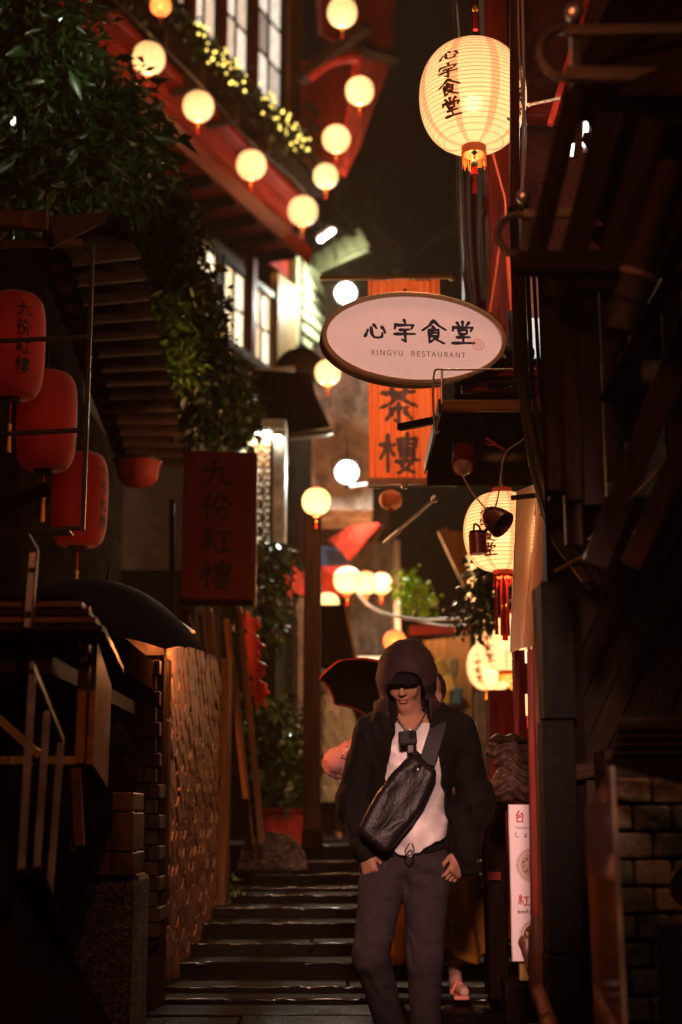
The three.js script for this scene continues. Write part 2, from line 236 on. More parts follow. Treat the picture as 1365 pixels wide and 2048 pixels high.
// a window of the front: frame, panes, muntins as its pieces
function windowF(parent, s0, s1, h0, h1, cols, rows, frameMat, panes, label) {
  const w = part(parent, 'window', F.box(s0, s1, h0 - 0.05, h0 + 0.02, 0, 0.09), frameMat, label);
  part(w, 'frame', [F.box(s0, s0 + 0.06, h0 + 0.02, h1, 0, 0.08), F.box(s1 - 0.06, s1, h0 + 0.02, h1, 0, 0.08), F.box(s0, s1, h1, h1 + 0.08, 0, 0.085)], frameMat);
  const cw = (s1 - s0 - 0.12) / cols, rh = (h1 - h0 - 0.02) / rows;
  for (let i = 0; i < cols; i++) for (let j = 0; j < rows; j++) part(w, 'pane', F.box(s0 + 0.06 + i * cw + 0.012, s0 + 0.06 + (i + 1) * cw - 0.012, h0 + 0.02 + j * rh + 0.012, h0 + 0.02 + (j + 1) * rh - 0.012, 0.0, 0.012), panes[Math.floor(rnd() * panes.length)]);
  const mu = []; for (let i = 1; i < cols; i++) mu.push(F.box(s0 + 0.06 + i * cw - 0.009, s0 + 0.06 + i * cw + 0.009, h0 + 0.02, h1, 0.0, 0.05)); for (let j = 1; j < rows; j++) mu.push(F.box(s0 + 0.06, s1 - 0.06, h0 + 0.02 + j * rh - 0.011, h0 + 0.02 + j * rh + 0.011, 0.0, 0.045));
  if (mu.length) part(w, 'muntins', mu, frameMat);
}
const P = (px, py, t) => F.pix(px, py, t);
{
  const b = thing('teahouse', 'tall red timber teahouse on the left with lit windows above rows of lanterns', 'building', F.p(0, 0));
  const sEnd = P(597, 120)[0], hTop = P(495, 160, 0.5)[1], hLed = hTop - 0.42, hBeam = P(470, 470)[1];
  // body behind the boards
  part(b, 'wall', [F.box(-9, sEnd, -1, hBeam - 2.9, -4, -0.05), F.box(-9, sEnd, hBeam - 2.9, 16, -4, -0.4), F.box(-9, P(432, 500)[0], hBeam - 2.9, hBeam, -0.4, -0.05), F.box(sEnd - 0.5, sEnd, hBeam - 2.9, 16, -0.4, -0.03)], M.darkWood);
  // the boarded band between the storeys
  const hb0 = hBeam + 0.02, n = 15, hh = (hLed - hb0) / n;
  for (let i = 0; i < n; i++) { let s = -8; const cuts = [rr(-4, -1), rr(-0.5, 3), sEnd]; for (const e of cuts) { part(b, 'board', F.box(s, e - 0.01, hb0 + i * hh + 0.008, hb0 + (i + 1) * hh - 0.008, -0.05, 0.0 + rr(0, 0.014)), i % 3 ? M.redWood : M.redWood2); s = e; } }
  part(b, 'beam', F.box(-8, sEnd + 0.1, hBeam + (hLed - hBeam) * 0.36, hBeam + (hLed - hBeam) * 0.36 + 0.16, 0.0, 0.16, 0.02), M.redWood);
  part(b, 'beam', F.box(-8, sEnd + 0.12, hBeam + (hLed - hBeam) * 0.86, hBeam + (hLed - hBeam) * 0.86 + 0.13, 0.0, 0.2, 0.02), M.redWood2);
  // lower eave over the second row of windows
  for (let i = 0; i < 11; i++) part(b, 'rafter', F.box(-2.0 + i * 0.62, -1.9 + i * 0.62, hBeam - 0.2, hBeam - 0.08, -0.05, 0.62), M.blackWood);
  const sE = P(556, 520)[0] - 0.55; part(b, 'eave', F.box(-8, sE, hBeam - 0.08, hBeam, -0.05, 0.72, 0.01), M.redWood2);
  part(b, 'fascia', F.box(-8, sE, hBeam - 0.24, hBeam + 0.015, 0.72, 0.76, 0.008), M.redWood2);
  // planter ledge
  part(b, 'planter', F.box(-6, sEnd + 0.05, hLed, hTop, 0.02, 0.5, 0.02), M.blackWood);
  for (let i = 0; i < 7; i++) part(b, 'bracket', F.box(-2 + i * 0.95, -1.9 + i * 0.95, hLed - 0.25, hLed, 0.0, 0.45, 0.01), M.darkWood);
  // upper windows
  const hw0 = hTop - 0.05, hw1 = hw0 + 2.6;
  for (const [a, c, k] of [[250, 318, 2], [322, 368, 2], [372, 430, 2], [438, 494, 2], [503, 562, 2]]) windowF(b, P(a, 120)[0], P(c, 120)[0], hw0, hw1, k, 4, M.darkWood, warmPane);
  for (const px of [320, 370, 434, 498]) part(b, 'post', F.box(P(px - 5, 120)[0], P(px + 5, 120)[0], hw0 - 0.3, hw1 + 0.4, 0.0, 0.12), M.redWood2);
  part(b, 'corner_post', F.box(P(562, 130)[0] + 0.002, P(588, 130)[0], hw0 - 0.35, hw1 + 0.7, -0.02, 0.14), M.orangeWood);
  part(b, 'corner_post', F.box(P(589, 130)[0], sEnd + 0.02, hw0 - 2.6, hw1 + 0.7, -0.02, 0.1), M.darkWood);
  part(b, 'upper_wall', F.box(-8, sEnd, hw1 + 0.1, 17, -0.04, 0.0), M.redWood2);
  // lower windows
  const lh1 = P(470, 545)[1], lh0 = P(520, 732)[1];
  for (const [a, c, k] of [[380, 430, 2], [436, 489, 2], [497, 541, 2]]) windowF(b, P(a, 620)[0], P(c, 620)[0], lh0, lh1, k, 2, k === 2 && a > 490 ? M.brownWood : M.darkWood, [pane([1, 0.82, 0.55], 2.6), pane([1, 0.76, 0.42], 2)]);
  part(b, 'window_post', F.box(P(489, 620)[0] + 0.003, P(497, 620)[0] - 0.003, lh0 - 0.3, lh1 + 0.35, 0, 0.13), M.redWood);
  part(b, 'window_post', F.box(P(541, 640)[0] + 0.003, P(578, 640)[0], lh0 - 0.1, lh1 + 0.4, 0, 0.12), M.yellowWood);
  part(b, 'sill', F.box(P(400, 700)[0], P(582, 700)[0], lh0 - 0.16, lh0 - 0.055, 0, 0.2), M.greyPlaster);
  // pale green clapboards on the bay beyond the windows
  const g0 = P(581, 640)[0], g1 = P(642, 640)[0], gh1 = P(610, 545)[1], gh0 = P(620, 706)[1], m = 6;
  part(b, 'bay_wall', F.box(g0, g1, gh0, gh1 + 0.2, -0.6, -0.01), M.greenBoard);
  for (let i = 0; i < m; i++) { const a = gh0 + (gh1 - gh0) * i / m, e = gh0 + (gh1 - gh0) * (i + 1) / m, sh = F.box(g0 + 0.12, g1, a, e - 0.012, 0, 0.035).rotateX(0); part(b, 'clapboard', sh, M.greenBoard); part(b, 'clapboard_lip', F.box(g0 + 0.12, g1, a, a + 0.035, 0.036, 0.09), M.greenBoard); }
  part(b, 'bay_corner', F.box(g0, g0 + 0.1, gh0 - 0.1, gh1 + 0.25, 0, 0.1), M.greenBoard);
  // light of the windows
  for (const [a, e, h] of [[372, 562, hw0 + 1.2], [432, 541, (lh0 + lh1) / 2]]) { const s0 = P(a, h > 8 ? 120 : 620)[0], s1 = P(e, h > 8 ? 120 : 620)[0], L = new THREE.RectAreaLight(new THREE.Color().setRGB(1, 0.8, 0.55), 0.25, s1 - s0, 1.4), q = F.p((s0 + s1) / 2, h, 0.17); L.name = 'window_light'; L.position.copy(q).sub(b.position); L.rotation.y = Math.atan2(F.n.x, F.n.z) + Math.PI; b.add(L); }
}
// pale green pent roof that the floodlight catches
{
  const c = [rz(598, 556, 21.2), rz(741, 492, 20.5), rz(722, 458, 20.9), rz(596, 535, 21.6)], t = thing('pent_roof', 'small pale green pent roof lit by the lamp above the banner', 'roof', c[0]);
  const N = 7;
  for (let i = 0; i < N; i++) { const q = (a, b) => a.clone().lerp(b, i / N), w = (a, b) => a.clone().lerp(b, (i + 0.94) / N); part(t, 'roof_board', plate([q(c[0], c[1]), w(c[0], c[1]), w(c[3], c[2]), q(c[3], c[2])], 0.03), M.greenBoard); }
  part(t, 'fascia', bar(c[0].clone().add(V(0, -0.09, 0.03)), c[1].clone().add(V(0, -0.09, 0.03)), 0.05, 0.16), M.greenBoard);
}
// ================================================================ red gable house above the middle of the alley
{
  const z = 19, t = thing('gabled_house', 'house with a red lit gable and rafters behind the hanging lanterns', 'building', rz(690, 300, z));
  const pl = (pts, th, mat, name) => part(t, name, plate(pts.map(([x, y, zz]) => rz(x, y, zz)), th), mat);
  pl([[600, 345, z], [668, 345, z], [722, 240, z], [735, 130, z], [600, 120, z]], -0.3, M.redWood, 'gable_wall');
  pl([[722, 108, 17.6], [786, 120, 18.4], [716, 300, 19], [668, 345, 19.2]], 0.12, M.redPaint, 'soffit');
  pl([[640, -30, 17], [790, -20, 17.5], [786, 122, 18], [722, 106, 17.6], [652, 70, 17.3]], 0.14, M.redWood2, 'upper_soffit');
  part(t, 'barge_board', bar(rz(600, 160, 17.6), rz(735, 52, 17), 0.12, 0.22), M.darkWood); part(t, 'barge_board', bar(rz(722, 100, 17.4), rz(792, 118, 18), 0.1, 0.14), M.darkWood);
  part(t, 'purlin', tube([rz(618, 155, 17.5), rz(660, 125, 17.4), rz(712, 116, 17.4), rz(722, 119, 17.4)], 0.07), M.redPaint);
  for (let i = 0; i < 5; i++) part(t, 'rafter', bar(rz(606, 205 + i * 27, 18.6), rz(640, 232 + i * 29, 18.7), 0.07, 0.1), M.darkWood);
  for (let i = 0; i < 6; i++) part(t, 'soffit_board', bar(rz(728 + i * 9, 118 + i * 1.5, 17.55 + i * 0.12), rz(676 + i * 8, 338 - i * 7, 19), 0.03, 0.03), M.redWood);
  part(t, 'side_wall', box3(-1.6, 0.2, 0, 9, -25, -21), M.darkPlaster);
}
// houses that close the middle of the alley
{
  const z = 18, t = thing('plaster_house', 'house with bare pinkish plaster wall lit by floodlights behind the orange banner', 'building', rz(700, 1000, z));
  part(t, 'wall', boxZ(624, 690, 745, 1020, 14.7, 1), M.pinkPlaster);
  part(t, 'cornice', boxZ(628, 684, 750, 694, 14.6, 0.2), M.greyPlaster);
  part(t, 'wall_foot', boxZ(600, 1021, 780, 1140, z + 0.1, 1), S([0.2, 0.11, 0.07], 0.9, { map: T.plaster, bumpMap: T.plaster, bumpScale: 0.01 }));
  const k = thing('grey_shopfront', 'plain grey boarded shopfront under three lanterns at the far end', 'shop', rz(750, 1310, 17));
  for (let i = 0; i < 5; i++) part(k, 'board', boxZ(700 + i * 20, 1085, 719 + i * 20, 1308, 17, 0.06), M.greyPlaster);
  part(k, 'post', boxZ(789, 1080, 801, 1320, 16.9, 0.1), M.steel, 'bright pale post'); part(k, 'base', boxZ(690, 1309, 800, 1420, 16.95, 0.2), M.darkWood);
  part(k, 'lit_sign', boxZ(716, 1313, 776, 1352, 16.7, 0.08), S([0.9, 0.8, 0.65], 0.5, { emissive: new THREE.Color().setRGB(1, 0.72, 0.5), emissiveIntensity: 0.75 }), 'small glowing cream sign');
  const r = thing('red_awning', 'red cloth awning hanging slantwise over the shops at the far end', 'awning', rz(710, 1110, 14.5));
  part(r, 'cloth', plate([rz(655, 1080, 15), rz(700, 1052, 14.6), rz(757, 1045, 14), rz(768, 1055, 14), rz(722, 1132, 14.4), rz(690, 1100, 14.8)], 0.02), M.redPaint); part(r, 'arm', rod(rz(768, 1050, 13.95), rz(716, 1138, 14.35), 0.02), M.darkWood);
  const bl = thing('blue_tarpaulin', 'small dark blue cloth below the red awning', 'tarpaulin', rz(675, 1115, 15)); part(bl, 'sheet', plate([rz(640, 1092, 15.2), rz(680, 1096, 15), rz(700, 1130, 14.9), rz(640, 1132, 15.2)], 0.02), M.blueCloth);
  const rb = thing('red_valance', 'red shop valance behind the dark pole, left of three lanterns', 'awning', rz(640, 1160, 15.5)); for (let i = 0; i < 8; i++) part(rb, 'flap', boxZ(562 + i * 17, 1132, 578 + i * 17, 1190 + (i % 2) * 3, 15.5 - 0.01 * (i % 2), 0.02), M.redPaint);
  const o = thing('orange_gable', 'house with an orange sloping roof side at the end, right of the hooded man', 'building', rz(900, 1350, 15));
  part(o, 'gable_boards', plate([rz(845, 1282, 15), rz(940, 1270, 14.6), rz(945, 1440, 14.6), rz(925, 1400, 14.8)], 0.06), M.orangeWood); part(o, 'barge_board', bar(rz(812, 1262, 14.4), rz(930, 1422, 14.4), 0.14, 0.1), M.darkWood); part(o, 'ridge', bar(rz(820, 1262, 14.3), rz(944, 1258, 14.2), 0.1, 0.08), M.redWood);
  part(o, 'wall', boxZ(820, 1290, 960, 1700, 16, 0.8), S([0.16, 0.08, 0.045], 0.9, { map: T.plaster }));
  part(o, 'post', boxZ(954, 1385, 975, 1600, 12.4, 0.12), M.greyPlaster, 'grey post'); part(o, 'roof_post', bar(rz(885, 1060, 13), rz(948, 1195, 13), 0.09, 0.09), M.orangeWood); part(o, 'roof_slope', plate([rz(893, 1062, 13.1), rz(945, 1062, 13.1), rz(947, 1112, 13.1), rz(912, 1112, 13.1)], 0.05), M.orangeWood);
  const pw = thing('poster', 'pale blue lit notice board beside the grey post at the end', 'sign', rz(947, 1475, 13)); part(pw, 'panel', boxZ(930, 1446, 957, 1545, 13, 0.05), S([0.6, 0.72, 0.72], 0.6, { emissive: new THREE.Color().setRGB(0.5, 0.7, 0.7), emissiveIntensity: 0.35 })); part(pw, 'frame', boxZ(928, 1440, 959, 1445, 12.98, 0.07), M.darkWood);
  const pc = thing('goods_display', 'bright blurred goods hung in a shop behind the hood', 'display', rz(905, 1370, 14)); [[882, 1336, 0x9a8b50], [898, 1366, 0xc0b070], [914, 1392, 0x3c6690], [890, 1392, 0xa89048], [906, 1334, 0x7d7a60]].forEach(([x, y, c]) => part(pc, 'bundle', rbx(0.1, 0.17, 0.1, 0.02).rotateZ(rr(-0.5, 0.5)).translate(...rz(x, y, 14).toArray()), S(c, 0.8)));
  const lean = thing('dark_signboard', 'dark signboard standing tilted left of the hooded man', 'sign', rz(675, 1340, 12)); part(lean, 'panel', plate([rz(640, 1338, 12), rz(712, 1340, 12), rz(688, 1216, 12.2), rz(640, 1216, 12.2)], 0.06), M.blackWood); part(lean, 'edge', bar(rz(716, 1345, 11.98), rz(690, 1212, 12.18), 0.03, 0.05), M.orangeWood);
}
// ================================================================ left side of the alley, beyond the booth
{
  const c = thing('dark_canopy', 'black roofed canopy jutting out under the lit lower windows', 'canopy', rz(590, 800, 13));
  part(c, 'roof', plate([rz(500, 884, 13), rz(650, 868, 13), rz(665, 860, 13), rz(632, 790, 13), rz(622, 745, 13), rz(505, 740, 13)], -0.12), M.blackWood);
  part(c, 'hump', skin((x, y, z) => ell(x, y, z, rz(600, 735, 13.9).toArray(), [0.24, 0.2, 0.2]), rz(600, 735, 13.9).toArray().map((v) => v - 0.26), rz(600, 735, 13.9).toArray().map((v) => v + 0.26), 0.03), M.blackWood); part(c, 'gutter', rod(rz(500, 884, 12.9), rz(665, 862, 12.9), 0.035), M.blackMetal); part(c, 'flashing', bar(rz(510, 742, 13.6), rz(590, 738, 13.6), 0.05, 0.03), M.steel);
  // carved window with a lamp over it
  const w = thing('carved_window', 'lit box window with a carved wooden screen behind the red signboard', 'window', rz(540, 1090, 12.2));
  part(w, 'side_panel', boxZ(545, 850, 571, 1095, 12.2, 0.3), M.white); part(w, 'back', boxZ(480, 850, 545, 1095, 12.4, 0.05), S([0.85, 0.72, 0.5], 0.6, { map: T.plaster, emissive: new THREE.Color().setRGB(1, 0.82, 0.55), emissiveIntensity: 0.75 }), 'softly glowing window pane'); part(w, 'head', boxZ(480, 838, 572, 858, 12.15, 0.36), M.white); part(w, 'frame_post', boxZ(539, 880, 547, 1086, 12.18, 0.12), M.brownWood); part(w, 'sill', boxZ(500, 1087, 572, 1100, 12.1, 0.36), M.greyPlaster);
  const rims = []; for (let i = 0; i < 7; i++) for (let j = 0; j < 2; j++) { const p = rz(513 + j * 17 + (i % 2) * 4, 900 + i * 27, 12.35); rims.push(new THREE.TorusKnotGeometry(0.038, 0.012, 40, 6, 2, 3).translate(p.x, p.y, p.z)); }
  part(w, 'carved_screen', rims, M.brownWood);
  part(w, 'lamp_tube', boxZ(512, 862, 540, 868, 12.25, 0.04), M.lampGlow); const L = new THREE.RectAreaLight(new THREE.Color().setRGB(1, 0.92, 0.68), 450, 0.3, 0.06); L.position.copy(rz(526, 871, 12.2)).sub(w.position); L.rotation.x = -1.35; w.add(L);
  const sh = thing('green_shutter', 'pale green slatted shutter leaning beyond the dark pole', 'shutter', rz(575, 1600, 11.6)); part(sh, 'board', boxZ(551, 1195, 580, 1600, 11.6, 0.04), M.tealBoard); for (let i = 0; i < 13; i++) part(sh, 'slat', bar(rz(580, 1215 + i * 29, 11.6), rz(605, 1208 + i * 29, 11.8), 0.02, 0.045), M.tealBoard); part(sh, 'stile', boxZ(596, 1195, 606, 1600, 11.5, 0.06), M.alu); part(sh, 'stile', boxZ(586, 1195, 593, 1600, 11.52, 0.05), M.tealBoard);
  const pole = thing('timber_post', 'thick dark timber post at the head of the stairs', 'post', rz(624, 1690, 10.4)); part(pole, 'shaft', boxZ(608, 1000, 642, 1690, 10.4, 0.12, 0.012), M.darkWood); part(pole, 'base', boxZ(604, 1660, 646, 1696, 10.36, 0.18, 0.01), M.blackWood);
  const fl = thing('left_shops', 'dark shopfronts behind the leaning boards on the left', 'building', rz(450, 1500, 13)); part(fl, 'wall', box3(-4.2, -1.4, -0.4, 3.2, -14.5, -13.5), M.blackWood); part(fl, 'side_wall', box3(-2.4, -2.1, -0.4, 4.2, -13.4, -7.2), S([0.022, 0.013, 0.009], 0.9, { map: T.plaster, bumpMap: T.plaster, bumpScale: 0.01, specularIntensity: 0 })); part(fl, 'lower_wall', boxZ(440, 1100, 560, 1700, 13.2, 0.2), M.blackWood);
  // the leaning boards with red cloth
  const lb = [[402, 1232, 437, 1560, 9.0, 8, M.darkWood], [418, 1218, 452, 1545, 9.1, 11, M.brownWood], [453, 1240, 492, 1600, 9.3, 10, M.orangeWood], [478, 1215, 524, 1690, 9.5, 9, M.brownWood], [372, 1226, 430, 1420, 8.8, 12, M.blackWood], [466, 1340, 500, 1700, 9.6, 14, M.blackWood]];
  const what = ['narrow dark board, second from the left of the leaning boards', 'brown board leaning beside the dark leftmost boards', 'orange lit board leaning in the middle of its row', 'long brown board leaning at the right of its row', 'short black board at the left end of the leaning row', 'black board behind the other leaning boards'];
  lb.forEach(([x0, y0, x1, y1, z, w, m], i) => { const t = thing('leaning_board', what[i], 'board', rz(x1, y1, z), 'boards leaning in a row against the left shops'); part(t, 'plank', bar(rz(x1, y1, z), rz(x0, y0, z + 0.1), w * 0.0035, 0.12, 0.006), m); part(t, 'edge_strip', bar(rz(x1 + w * 0.5, y1 - 10, z - 0.05), rz(x0 + w * 0.5, y0 + 4, z + 0.05), 0.012, 0.03), M.brownWood); });
  const rc = thing('red_cloth', 'red cloth with a ragged edge hung behind the leaning boards', 'cloth', rz(505, 1330, 9.7)); part(rc, 'sheet', skin((x, y, z) => { const p0 = rz(502, 1320, 9.7); const dx = x - p0.x, dy = y - p0.y, dz = z - p0.z; const edge = 0.06 + 0.02 * Math.sin(y * 41) + 0.015 * Math.sin(y * 97); return Math.max(Math.abs(dx - 0.02 - dy * -0.14) - edge, Math.abs(dy) - 0.31 + 0.03 * Math.sin(x * 90), Math.abs(dz + 0.02 * Math.sin(x * 40)) - 0.02); }, rz(470, 1430, 9.7).add(V(0, 0, -0.1)).toArray(), rz(540, 1210, 9.7).add(V(0, 0, 0.1)).toArray(), 0.014), M.redPaint); const rs = thing('red_ribbon', 'narrow red ribbon hanging between two leaning boards', 'ribbon', rz(448, 1440, 9.2)); part(rs, 'strip', plate([rz(443, 1490, 9.0), rz(452, 1488, 9.0), rz(456, 1395, 9.05), rz(447, 1392, 9.05)], 0.01), M.redPaint);
  // the wall of slanting stone strips
  const a0 = rz(312, 1800, 7.2), a1 = rz(430, 1800, 9.0), nW = a1.clone().sub(a0).setY(0), len = nW.length(); nW.normalize(); const G = frame(V(a0.x, 0, a0.z), nW);
  const sw = thing('slate_clad_wall', 'low wall clad with slanting strips of stone beside the stairs, lit orange at its top', 'wall', V(a0.x, 0, a0.z)), h0 = 0.1, h1 = rz(312, 1262, 7.2).y;
  part(sw, 'core', G.box(0, len, h0 - 0.2, h1, -0.25, 0), M.darkPlaster); part(sw, 'corner_post', G.box(len - 0.02, len + 0.12, h0 - 0.2, h1 + 0.05, -0.2, 0.07, 0.01), M.brownWood); part(sw, 'corner_post', G.box(-0.08, 0, h0 - 0.2, h1 - 0.45, -0.2, 0.06, 0.01), M.darkWood);
  const stripM = [[0.2, 0.09, 0.055], [0.15, 0.07, 0.045], [0.24, 0.11, 0.06]].map((c) => S(c, 0.4, { map: T.streak, bumpMap: T.gritBump, bumpScale: 0.004, specularIntensity: 0.5 }));
  const R = 20, C = 15; for (let i = 0; i < R; i++) for (let j = 0; j < C; j++) { const h = h0 + (h1 - h0) * (i + 0.5) / R, s = len * (j + 0.5 + (i % 2) * 0.5 - 0.25) / C + rr(-0.02, 0.02); if (s > len - 0.06 || s < 0.05) continue; const g = rbx((h1 - h0) / R * rr(1.5, 1.8), len / C * rr(0.6, 0.74), rr(0.018, 0.026), 0.008).rotateZ(-0.8 + rr(-0.05, 0.05)).rotateY(rr(-0.04, 0.04)).translate(s, h + rr(-0.006, 0.006), 0.006 + rr(0, 0.012)).applyMatrix4(new THREE.Matrix4().makeBasis(G.u, V(0, 1, 0), G.n).setPosition(G.o.x, 0, G.o.z)); part(sw, 'stone_strip', g, stripM[Math.floor(rnd() * 3)]); }
}
// ================================================================ left foreground: booth, tiled eave, balustrade
{
  // tiled eave, each course of tiles a half round
  const A = rz(95, 482, 6.5), B = rz(238, 470, 6.9), C = rz(362, 925, 11), D = rz(242, 915, 10.6), N = 15;
  const t = thing('tiled_eave', 'long dark tiled eave running away above the red lanterns', 'roof', A);
  for (let i = 0; i < N; i++) { const k = (i + 0.5) / N, a = A.clone().lerp(D, k), b = B.clone().lerp(C, k), w = A.distanceTo(D) / N, m = new THREE.CylinderGeometry(w * 0.52, w * 0.56, a.distanceTo(b), 14, 1, true).scale(1, 1, 0.3); m.applyQuaternion(new THREE.Quaternion().setFromUnitVectors(V(0, 1, 0), b.clone().sub(a).normalize())).translate((a.x + b.x) / 2, (a.y + b.y) / 2, (a.z + b.z) / 2); part(t, 'roof_tile', m, M.tile); }
  part(t, 'batten', bar(A.clone().add(V(0, 0.03, 0)), D.clone().add(V(0, 0.03, 0)), 0.05, 0.05), M.orangeWood); part(t, 'edge_beam', bar(B.clone().add(V(0.02, 0.06, 0)), C.clone().add(V(0.02, 0.06, 0)), 0.05, 0.1), M.blackWood);
  part(t, 'backing', plate([A.clone().add(V(0, 0.09, 0)), B.clone().add(V(0, 0.09, 0)), C.clone().add(V(0, 0.09, 0)), D.clone().add(V(0, 0.09, 0))], 0.03), M.blackWood);
  const fa = thing('eave_board', 'pale weathered eave board at the top left over the tiled eave', 'board', rz(100, 460, 6.2)); part(fa, 'board', bar(rz(-60, 440, 6.2), rz(98, 442, 6.2), 0.04, 0.04, 0.005).scale(1, 1, 1), M.brownWood); part(fa, 'face', plate([rz(-60, 452, 6.22), rz(98, 466, 6.22), rz(98, 432, 6.22), rz(-60, 424, 6.22)], 0.05), M.brownWood); part(fa, 'return', plate([rz(99, 500, 6.22), rz(205, 448, 6.6), rz(200, 432, 6.6), rz(99, 432, 6.22)], 0.04), M.darkWood); part(fa, 'lower_rail', bar(rz(-60, 490, 6.25), rz(165, 486, 6.4), 0.03, 0.03), M.rust);
  const ub = thing('left_house', 'dark house wall behind the red lanterns at the left edge', 'building', V(-2.9, 0, -8)); part(ub, 'wall', box3(-3.4, -2.5, -0.4, 5.6, -13.3, -4.6), M.soffit); part(ub, 'front', box3(-2.5, -1.7, -0.4, 0.5, -9.4, -8.2), M.blackWood); for (let i = 0; i < 7; i++) part(ub, 'board', box3(-2.5, -2.46, 1.1 + i * 0.26, 1.34 + i * 0.26, -12.8, -5), M.blackWood);
  // iron frame before the lanterns
  const fr = thing('iron_frame', 'rusty iron frame of thin bars standing before the red paper lanterns', 'frame', rz(168, 1060, 6.7)); part(fr, 'upright', bar(rz(166, 1062, 6.7), rz(186, 490, 6.7), 0.022, 0.022, 0.003), M.ironRail); for (const y of [676, 862, 1058]) part(fr, 'crossbar', bar(rz(-40, y + 8, 6.7), rz(176 - (y - 676) * 0.03, y - 2, 6.7), 0.02, 0.025, 0.003), M.ironRail);
  const wb = thing('black_bracket', 'black slanting bracket below the middle red lantern', 'bracket', rz(40, 990, 6.4)); part(wb, 'arm', plate([rz(-20, 1012, 6.4), rz(95, 962, 6.4), rz(100, 985, 6.4), rz(-20, 1040, 6.4)], 0.04), M.blackWood); part(wb, 'plate', boxZ(-20, 1060, 140, 1064, 6.4, 0.1), M.blackMetal);
  const rbk = thing('red_bucket', 'dull red rounded tub under the far end of the tiled eave', 'tub', rz(275, 950, 9.6)); part(rbk, 'tub', new THREE.LatheGeometry([[0.02, 0], [0.1, 0.01], [0.14, 0.06], [0.155, 0.16], [0.165, 0.165], [0.15, 0.17]].map((p) => new THREE.Vector2(...p)), 20).translate(...rz(275, 972, 9.6).toArray()), S([0.16, 0.02, 0.012], 0.6)); part(rbk, 'rim', new THREE.TorusGeometry(0.16, 0.012, 6, 24).rotateX(Math.PI / 2).translate(...rz(275, 922, 9.6).toArray()), M.blackMetal);
  // booth with moulded roof
  const zf = 4.6, zb = 7.0, y0 = rz(100, 1262, zf).y, xr = rz(205, 1260, zf).x, xb = rz(262, 1390, zb).x;
  const bo = thing('ticket_booth', 'dark wooden booth with a moulded roof edge and an orange post at the left', 'booth', V(-1.2, -0.2, -5));
  const lip = (k) => { const dx = k * 0.028, dy = k * 0.03; part(bo, 'roof_moulding', [box3(-2.2, xr - dx, y0 + dy, y0 + dy + 0.02, -zf + 0.0 - dx - 0.05, -zf - dx, 0.004)], k % 2 ? M.brownWood : M.darkWood); part(bo, 'roof_moulding', bar(V(xr - dx - 0.015, y0 + dy + 0.01, -zf - dx - 0.06), V(xb - dx, y0 + dy + 0.01, -zb), 0.03, 0.02), k % 2 ? M.brownWood : M.darkWood); };
  for (let k = 0; k < 4; k++) lip(k);
  part(bo, 'roof', [box3(-2.2, xr - 0.13, y0 + 0.005, y0 + 0.14, -zb, -zf - 0.16)], M.blackWood); part(bo, 'finial', plate([rz(168, 1236, 4.75), rz(183, 1238, 4.75), rz(183, 1215, 4.75), rz(176, 1216, 4.75)], 0.04), M.redWood);
  const zp = 4.9, post = part(bo, 'post', boxZ(153, 1284, 173, 1528, zp, 0.1, 0.006), M.orangeWood); part(bo, 'side_panel', plate([rz(174, 1528, zp), rz(205, 1574, 5.3), rz(213, 1372, 5.3), rz(174, 1284, zp)], 0.02), M.orangeWood);
  part(bo, 'shelf', boxZ(0, 1512, 153, 1530, zp, 0.3, 0.006), M.yellowWood); part(bo, 'shelf_brace', bar(rz(-10, 1430, zp - 0.02), rz(82, 1512, zp - 0.02), 0.025, 0.03), M.yellowWood); part(bo, 'back_rail', boxZ(30, 1470, 85, 1512, 5.6, 0.1), M.brownWood);
  part(bo, 'cabinet', [boxZ(-20, 1531, 168, 1660, zp + 0.02, 1.2), plate([rz(166, 1640, zp), rz(166, 1532, zp), rz(198, 1585, 5.3), rz(198, 1600, 5.3)], 0.02)], M.blackWood); part(bo, 'cabinet_leg', bar(rz(152, 1535, zp - 0.03), rz(160, 1690, zp - 0.03), 0.03, 0.03), M.rust); part(bo, 'foot_hook', new THREE.TorusGeometry(0.02, 0.006, 6, 14).translate(...rz(153, 1690, zp - 0.03).toArray()), M.blackMetal);
  part(bo, 'ceiling_lining', box3(-2.2, xr - 0.2, y0 - 0.12, y0 - 0.06, -zb, -zf - 0.15), M.darkWood);
  part(bo, 'back_wall', box3(-2.3, -0.95, 0.0, y0, -7.1, -6.9), M.darkWood);
  for (const [x, y, r] of [[18, 1460, 0.05], [88, 1545, 0.04], [60, 1580, 0.06], [225, 1480, 0.07]]) { const p = rz(x, y, 5.5); part(bo, 'crock', new THREE.LatheGeometry([[0.01, -1], [0.6, -0.95], [1, -0.3], [0.95, 0.3], [0.5, 0.8], [0.55, 1]].map(([a, b]) => new THREE.Vector2(a * r, b * r)), 16).translate(p.x, p.y, p.z), M.darkPlaster); }
  // tiled base and stucco wall under it
  const bs = thing('base_wall', 'rough stucco base wall under reddish tiles below the booth', 'wall', rz(190, 2000, 5.6));
  for (let i = 0; i < 3; i++) for (let j = 0; j < 3; j++) { const x0 = [-20, 108, 223][i], x1 = [107, 222, 268][i], ya = [1585, 1625, 1705][j], yb = [1624, 1704, 1752][j]; part(bs, 'tile', boxZ(x0, ya, x1 - 1, yb - 1.5, 5.55, 0.3, 0.006), S([0.2 + rr(-0.03, 0.03), 0.075, 0.035], 0.5, { map: T.plaster })); }
  part(bs, 'stucco', boxZ(-60, 1754, 262, 2120, 5.6, 0.5, 0.03), M.grit); part(bs, 'end_panel', plate([rz(249, 1690, 5.7), rz(270, 1720, 6.4), rz(268, 1640, 6.4), rz(249, 1592, 5.7)], 0.02), M.brownWood);
